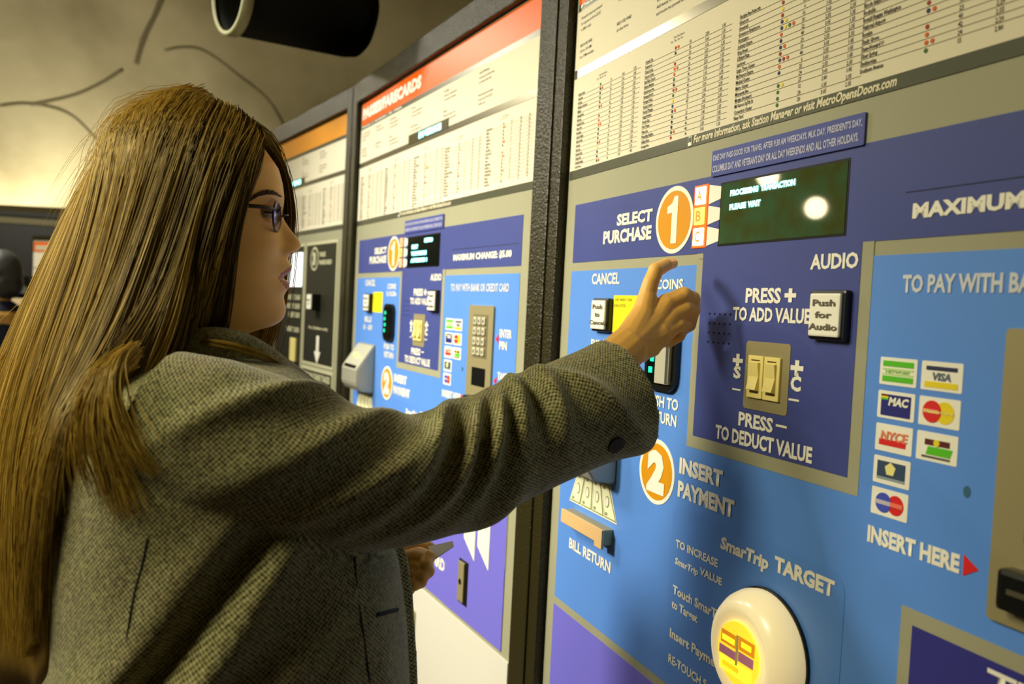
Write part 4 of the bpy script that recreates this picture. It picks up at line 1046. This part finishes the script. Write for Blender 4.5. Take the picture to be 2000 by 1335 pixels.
def drape(P, off):
    for i in range(len(P)):
        if P[i][2] >= zchin-.02: continue
        loc, nr_, _, dist = JB.find_nearest(Vector(P[i]), .2)
        if loc is None: continue
        if (Vector(P[i])-loc).dot(nr_) < off: P[i] = np.array(loc+nr_*off)
    return P
def smooth1(P, n):
    for _ in range(n): P[1:-1] = (P[:-2]+2*P[1:-1]+P[2:])/4
    return P
def guide0(s):
    x = s*(len(GR0)-1); i = min(int(x), len(GR0)-2); f = x-i; f = f*f*(3-2*f)*.5+f*.5
    return GR0[i]*(1-f)+GR0[i+1]*f
GR = []
for k in range(65):
    P = guide0(k/64)
    for q in range(4): P = smooth1(push(P, .0085), 2)
    if k/64 > .36:
        for q in range(2): P = smooth1(drape(P, .004), 1)
    GR.append(P)
for q in range(3):
    GR = [GR[0]]+[(GR[k-1]+2*GR[k]+GR[k+1])/4 for k in range(1, 64)]+[GR[64]]
GR = [push(P, .0080) for P in GR]
def guide(s):
    x = s*64; i = min(int(x), 63); f = x-i
    return GR[i]*(1-f)+GR[i+1]*f
r3 = random.Random(11); nr = np.random.RandomState(5)
locks = [(r3.random(), r3.gauss(0, 1), r3.random()*6.28) for _ in range(110)]; locks.sort()
S = []
for i in range(6400):
    s = r3.random()**.92
    li = min(range(len(locks)), key=lambda j: abs(locks[j][0]-s)); lk = locks[li]
    s2 = min(1, max(0, s+(lk[0]-s)*.30))
    P = guide(s2).copy(); u = np.linspace(0, 1, NS)[:, None]
    view = (P-CAM); view /= np.linalg.norm(view, axis=1)[:, None]
    side = np.cross(np.gradient(P, axis=0), view); side /= np.linalg.norm(side, axis=1)[:, None]+1e-9
    depth = abs(r3.gauss(0, 1))*.0042
    P += -view*(depth*.35)+view*(depth*1.2*u**1.5) + side*(r3.gauss(0, .0024)*(u**.6)+r3.gauss(0, .0075)*u**2.2+lk[1]*.006*u**1.5*np.sin(lk[2]+4.5*u))
    P += view*(-.0030+.0030*math.sin(lk[2]*3))*np.sin(math.pi*u)
    P[:, 2] += (r3.gauss(0, .002))*(1-u[:, 0])
    P = push(P, .0060)
    if s2 > .36: P = drape(P, .003+.010*r3.random())
    P = smooth1(P, 2)
    P = push(P, .0072+.0022*r3.random())
    cut = 1-abs(r3.gauss(0, .10)); P = resample(P[:max(6, int(NS*cut))], NS)
    tone = min(1, max(0, .34+.11*lk[1]+r3.gauss(0, .16)+.80*(s-.50)))  # shade beside the face and light at the back put into strand tone
    S.append((P, .00036+.00022*r3.random(), tone))
# flyaways on the crown and loose ends
for i in range(150):
    s = r3.random(); P = guide(s)[:7].copy(); u = np.linspace(0, 1, 7)[:, None]
    P += HU*(.006*r3.random()+.004)*np.sin(math.pi*u)+HF*r3.gauss(0, .010)*u+np.array([0, 0, 1])*r3.random()**3*.045*u
    S.append((resample(P, 10), .00022, .8))
for i in range(22):
    s = .5+.5*r3.random(); g = guide(s); k = r3.randint(8, 15); P = g[k:k+5].copy(); u = np.linspace(0, 1, len(P))[:, None]
    P += HF*(-.012-.03*r3.random())*u+HU*r3.gauss(0, .01)*u; S.append((resample(P, 8), .00022, .75))
# wisps lying over the shoulder and back
for pp in ([(250, 690, .69), (205, 722, .665), (180, 770, .652), (168, 830, .648), (180, 900, .650), (210, 960, .655)], [(270, 690, .70), (225, 716, .668), (205, 770, .652), (205, 840, .646), (226, 920, .648), (262, 1000, .652)], [(262, 690, .69), (232, 722, .662), (222, 780, .648), (240, 850, .642), (280, 920, .640)]):
    g = resample(kp(pp), 14)
    for i in range(110):
        u = np.linspace(0, 1, 14)[:, None]; P = g+HF*r3.gauss(0, .006)*(.3+u)+HU*r3.gauss(0, .004)+HL*r3.gauss(0, .0015)+HF*r3.gauss(0, .010)*u**2
        P = drape(P, .002+.004*r3.random()); S.append((P, .0004, min(1, max(0, .62+r3.gauss(0, .15)))))
# far side: fringe swept over the far brow, and hair falling beyond the neck
for pp, n, sp, tn in (([(488, 272, .880), (515, 280, .893), (540, 306, .905), (557, 345, .914), (565, 395, .920), (566, 440, .925), (561, 480, .928)], 190, .0036, .14), ([(470, 250, .885), (520, 275, .91), (545, 330, .93), (556, 420, .94), (548, 520, .945), (530, 620, .945), (505, 690, .935), (490, 760, .925)], 260, .012, .4),
                      ([(500, 560, .93), (494, 640, .93), (500, 690, .925), (505, 730, .915), (500, 790, .91)], 160, .010, .75), ([(372, 668, .790), (430, 672, .782), (500, 690, .80), (560, 722, .845), (600, 762, .875), (612, 780, .885)], 120, .0035, .42)):
    g = resample(kp(pp), 14)
    for i in range(n):
        u = np.linspace(0, 1, 14)[:, None]; P = g+HL*r3.gauss(0, sp)*(.4+u*.8)+HF*r3.gauss(0, sp*.55)*(.3+u)+HU*r3.gauss(0, sp*.4)
        S.append((P, .00045, min(1, max(0, tn+r3.gauss(0, .12)))))
# far curtain down the back on the other side (mirrored guides)
for i in range(900):
    s = r3.random()*.55; P = push(guide(s).copy(), .009); P = np.array([mirror(p) for p in P]); u = np.linspace(0, 1, NS)[:, None]
    P += HF*r3.gauss(0, .006)*u+HL*r3.gauss(0, .004)*u; S.append((P, .0009, min(1, max(0, .4+r3.gauss(0, .15)))))
hair = obj('hair', strands_mesh(S), HAIRM, woman, True); hair['label'] = 'long straight fair hair'
# thick under-layer that the strands lie on
bm = bmesh.new()
for mir in (0, 1):
    rows = []
    for s in np.linspace(0, 1 if not mir else .55, 34):
        P = guide(s).copy(); v = P-CAM; v /= np.linalg.norm(v, axis=1)[:, None]; P = push(P+v*.0105, .0062)
        if s > .36: P = drape(P, .0015)
        P[0] += HU*-.004
        if mir: P = np.array([mirror(p) for p in P])
        rows.append([bm.verts.new(p) for p in P])
    for i in range(33):
        for k in range(NS-1): bm.faces.new((rows[i][k], rows[i+1][k], rows[i+1][k+1], rows[i][k+1]))
me = from_bm(bm); o_ = bpy.data.objects.new('tmp', me); COL.objects.link(o_); sm_ = o_.modifiers.new('s', 'SOLIDIFY'); sm_.thickness = .004
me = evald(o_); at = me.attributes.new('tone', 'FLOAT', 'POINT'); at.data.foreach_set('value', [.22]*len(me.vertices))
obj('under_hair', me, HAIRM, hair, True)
# scalp cap
bm = bmesh.new(); bm.from_mesh(headmesh)
dead = []
for f in bm.faces:
    c = np.array(f.calc_center_median())-HO; a_, z_ = c.dot(HF), c[2]
    hl = .062+.62*(z_-.075) if z_ > .0 else .0
    if z_ < -.09 or a_ > (.012 if z_ < .05 else .012+(z_-.05)*1.15): dead.append(f)
bmesh.ops.delete(bm, geom=dead, context='FACES')
bm.normal_update()
for v in bm.verts: v.co += v.normal*.006
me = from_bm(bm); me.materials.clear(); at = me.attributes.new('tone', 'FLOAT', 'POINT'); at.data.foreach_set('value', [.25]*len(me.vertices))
for p_ in me.polygons: p_.material_index = 0
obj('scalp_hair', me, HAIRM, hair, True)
# ------------------------------------------------------------------ spectacles she wears
FR = mat('spectacle_frame', (44, 28, 18), .3); LENS = bpy.data.materials.new('spectacle_lens'); LENS.use_nodes = True
b = LENS.node_tree.nodes['Principled BSDF']; b.inputs['Base Color'].default_value = (.95, .94, 1, 1); b.inputs['Roughness'].default_value = .02
b.inputs['Transmission Weight'].default_value = 1.0; b.inputs['IOR'].default_value = 1.12; b.inputs['Coat Weight'].default_value = .35; b.inputs['Coat Tint'].default_value = (.8, .8, 1, 1)
LA, LZ = hmid(547, 424, -.031)
sp = thing('eyeglasses', 'thin dark framed eyeglasses with small oval lenses on the woman\'s face', 'eyeglasses', tuple(hw(LA, 0, LZ)), YAW)
def lens_pt(sg, t, rx, rz, da=0.0):
    l = sg*.0315+rx*math.cos(t); wrap = -.16*(abs(l)-.012)
    return Vector((wrap*1.0+da, l, rz*math.sin(t)))
for sg in (-1, 1):
    bm = bmesh.new(); P = [lens_pt(sg, 2*math.pi*k/40, .0215, .0150) for k in range(41)]; tube_bm(bm, P, .0011, 8, False)
    rim = obj('rim', from_bm(bm), FR, sp)
    bm = bmesh.new(); a = [bm.verts.new(lens_pt(sg, 2*math.pi*k/40, .0208, .0143, .0006)) for k in range(40)]; c = [bm.verts.new(lens_pt(sg, 2*math.pi*k/40, .0208, .0143, -.0006)) for k in range(40)]
    bm.faces.new(a); bm.faces.new(c[::-1])
    for k in range(40): bm.faces.new((a[k], c[k], c[(k+1) % 40], a[(k+1) % 40]))
    bmesh.ops.recalc_face_normals(bm, faces=bm.faces[:]); obj('lens', from_bm(bm), LENS, rim)
    bm = bmesh.new(); y = sg*.0545
    tube_bm(bm, [(-.0060, sg*.0525, .0055), (-.0110, sg*.0575, .0062), (-.020, sg*.0640, .0060), (-.050, sg*.0735, .0050), (-.085, sg*.0770, .004), (-.105, sg*.0775, -.006)], [.0014, .0019, .0021, .0020, .0016, .0012], 8)
    obj('temple', from_bm(bm), FR, sp)
bm = bmesh.new(); tube_bm(bm, [(.0012, -.0105, .003), (.0060, -.005, .0052), (.0075, 0, .0056), (.0060, .005, .0052), (.0012, .0105, .003)], .0011, 8); obj('bridge', from_bm(bm), FR, sp)

# ------------------------------------------------------------------ ticket held in the far hand
tk = bmesh.new(); c = [pt(836, 1066, .930), pt(884, 1056, .925), pt(886, 1066, .915), pt(848, 1092, .905)]
nn = np.cross(c[1]-c[0], c[3]-c[0]); nn /= np.linalg.norm(nn); a = [tk.verts.new(p) for p in c]; d = [tk.verts.new(p+nn*.0008) for p in c]
tk.faces.new(a); tk.faces.new(d[::-1])
for k in range(4): tk.faces.new((a[k], d[k], d[(k+1) % 4], a[(k+1) % 4]))
bmesh.ops.recalc_face_normals(tk, faces=tk.faces[:])
tag(obj('ticket', from_bm(tk), mat('ticket_paper', (176, 172, 160), .5)), 'pale grey ticket held in the hand below the raised sleeve', 'ticket')

# ------------------------------------------------------------------ cylindrical spotlight overhead
BLKPAINT = mat('black_paint', (16, 17, 12), .85, spec=.2)
c0 = pt(455, -14, 2.40); c1 = pt(705, 44, 2.67); ax = Vector(c1-c0); L = ax.length; ax.normalize()
sl = thing('spotlight', 'black cylindrical spotlight with a pale rim hung from the vault', 'spotlight', tuple(c0))
sl.rotation_euler = ax.to_track_quat('X', 'Z').to_euler(); RR = .117
def revolve(prof, n=56, cap=True):
    bm = bmesh.new(); rs = [[bm.verts.new((x, r*math.cos(2*math.pi*k/n), r*math.sin(2*math.pi*k/n))) for k in range(n)] for x, r in prof]
    for i in range(len(rs)-1):
        for k in range(n): f = bm.faces.new((rs[i][k], rs[i][(k+1) % n], rs[i+1][(k+1) % n], rs[i+1][k])); f.smooth = True
    if cap: bm.faces.new(rs[0]); bm.faces.new(rs[-1][::-1])
    bmesh.ops.recalc_face_normals(bm, faces=bm.faces[:]); return from_bm(bm)
obj('housing', revolve([(.17, RR*.80), (.02, RR*.86), (0, RR*.90), (0, RR*.98), (.015, RR*.98), (L-.05, RR*.98), (L-.015, RR*.93), (L, RR*.80), (L, .01)], 56, False), BLKPAINT, sl)
obj('rim', revolve([(-.012, RR*.90), (-.016, RR*.93), (-.016, RR*1.0), (-.010, RR*1.03), (.014, RR*1.03), (.014, RR*.90)], 56, False), mat('rim_paint', (150, 148, 104), .5), sl)
obj('lens', revolve([(.10, .01), (.10, RR*.82), (.104, RR*.82), (.104, .01)]), mat('dark_lens', (46, 48, 30), .5), sl)
bm = bmesh.new(); tube_bm(bm, smooth_path([(L-.16, RR*.2, RR*.9), (L-.08, RR*.1, RR*1.25), (L+.02, 0, RR*1.2), (L+.055, 0, RR*.6), (L+.035, 0, -.02), (L-.01, 0, -.05)], 24), .012, 8); obj('cable', from_bm(bm), BLKPAINT, sl)
mw_ = Matrix.Translation(Vector(c0)) @ sl.rotation_euler.to_matrix().to_4x4(); inv = mw_.inverted()
top = inv @ Vector((c0[0]+.5*(c1-c0)[0], c0[1]+.5*(c1-c0)[1], 5.75)); bm = bmesh.new()
tube_bm(bm, [(L*.5, 0, RR*.9), tuple(top)], .018, 10); obj('hanger', from_bm(bm), BLKPAINT, sl)

# ------------------------------------------------------------------ traveller at the left edge
def traveller():
    z = 4.1; q = lambda x, y, d=0.0: pt(x, y, z+d)
    f2 = np.array([-.92, .38, 0]); l2 = np.array([-.38, -.92, 0]); ce = q(-2, 540); bm = bmesh.new()
    g = lambda a, l, zz: ce+f2*a+l2*l+HU*zz
    def sph(c, rx, ry, rz):
        bmesh.ops.create_uvsphere(bm, u_segments=24, v_segments=18, radius=1, matrix=Matrix.Translation(c) @ Matrix.Rotation(math.atan2(f2[1], f2[0]), 4, 'Z') @ Matrix.Diagonal((rx, ry, rz, 1)))
    sph(g(0, 0, 0), .092, .074, .108); sph(g(.040, 0, -.055), .055, .052, .055)
    capsule(bm, g(.085, 0, 0), g(.106, 0, -.025), .012, .014); capsule(bm, g(.07, 0, -.058), g(.078, 0, -.058), .018, .018)
    capsule(bm, g(-.01, 0, -.08), g(-.025, 0, -.20), .050, .055)
    fl = ce[2]-0
    chain(bm, [g(-.02, 0, -.22), g(-.02, 0, -.45), g(0, 0, -.72)], [.11, .14, .15])
    for sg in (-1, 1):
        chain(bm, [g(-.02, .17*sg, -.24), g(-.04, .21*sg, -.50), g(.14, .20*sg, -.66), g(.24, .14*sg, -.60)], [.055, .045, .036, .028])
        hnd = g(.27, .13*sg, -.59); capsule(bm, g(.24, .14*sg, -.60), hnd, .028, .030)
        for k in range(4): capsule(bm, hnd+HU*(.024-.016*k), hnd+f2*.065+HU*(.022-.016*k)-l2*.02*sg, .0095, .0075, 8)
        capsule(bm, hnd+HU*.02, hnd+HU*.05+f2*.03, .011, .008, 8)
        chain(bm, [g(0, .09*sg, -.75), g(.02, .10*sg, -1.12), g(0, .11*sg, -1.45)], [.085, .06, .042]); 
        a = g(0, .11*sg, 0); a[2] = .04; chain(bm, [g(0, .11*sg, -1.45), a, a+f2*.15], [.04, .038, .030])
    o = obj('person', remeshed(from_bm(bm), .007, 4), SKIN, None, True)
    tag(o, 'person with grey hair and navy coat standing by the dark far wall', 'person')
    bm = bmesh.new()
    chain(bm, [g(-.02, 0, -.20), g(-.02, 0, -.42), g(0, 0, -.72), g(0, 0, -1.02)], [.10, .175, .185, .20])
    for sg in (-1, 1): chain(bm, [g(-.02, .13*sg, -.21), g(-.02, .18*sg, -.25), g(-.04, .22*sg, -.50), g(.14, .21*sg, -.66), g(.22, .15*sg, -.61)], [.07, .075, .062, .052, .046])
    obj('coat', remeshed(from_bm(bm), .010, 5), mat('navy_coat', (30, 34, 62), .8), o, True)
    bm = bmesh.new(); chain(bm, [g(.02, .05, -.155), g(.075, .0, -.19), g(.02, -.05, -.155), g(-.06, 0, -.13), g(.02, .05, -.155)], [.018]*5)
    obj('collar', remeshed(from_bm(bm), .006, 3), mat('pale_collar', (120, 138, 190), .7), o, True)
    bm = bmesh.new(); sph(g(-.022, 0, .022), .098, .086, .112); sph(g(-.05, 0, -.03), .070, .080, .080)
    obj('hair', remeshed(from_bm(bm), .006, 3), mat('grey_dark_hair', (50, 56, 58), .5, vary=(18, (104, 104, 100), .8)), o, True)
    bm = bmesh.new()
    for sg in (-1, 1): chain(bm, [g(0, .05*sg, -.95), g(.02, .10*sg, -1.12), g(0, .11*sg, -1.50)], [.11, .085, .07])
    obj('trousers', remeshed(from_bm(bm), .010, 4), TR, o, True)
traveller()
# dark cabinet with pale plates, behind the traveller
p0 = pt(57, 560, 4.9); cb = thing('ticket_cabinet', 'dark cabinet with two cream plates behind the person in the navy coat', 'cabinet', (p0[0], p0[1], 0), math.radians(-14))
box('cabinet_body', cb, BLACK, -.50, 0, 0, 1.50, 0, .25); box('top_ledge', cb, mat('ledge_grey', (96, 96, 84), .5), -.50, 0, 1.40, 1.44, -.02)
for z0 in (1.33, 1.19): box('plate', cb, mat('cream_plate', (226, 206, 160), .5), -.11, -.015, z0, z0+.04, -.012)

# globe lamps out in the hall, whose light the display glass mirrors
GLOBE = mat('lamp_globe', (255, 240, 200), .4, emit=(255, 236, 190), estr=18)
for k, (gx, gy, gz) in enumerate([(-4.16, 3.02, 2.21), (-4.04, 3.31, 2.42)]):
    gl = thing('globe_lamp', ['lit globe lamp hanging in the hall, the lower of two', 'lit globe lamp hanging in the hall, the higher of two'][k], 'lamp', (gx, gy, gz))
    bm = bmesh.new(); bmesh.ops.create_uvsphere(bm, u_segments=20, v_segments=14, radius=.07); obj('globe', from_bm(bm), GLOBE, gl, True)
    bm = bmesh.new(); tube_bm(bm, [(0, 0, .08), (0, 0, 5.7-gz)], .012, 8); obj('stem', from_bm(bm), BLKPAINT, gl)
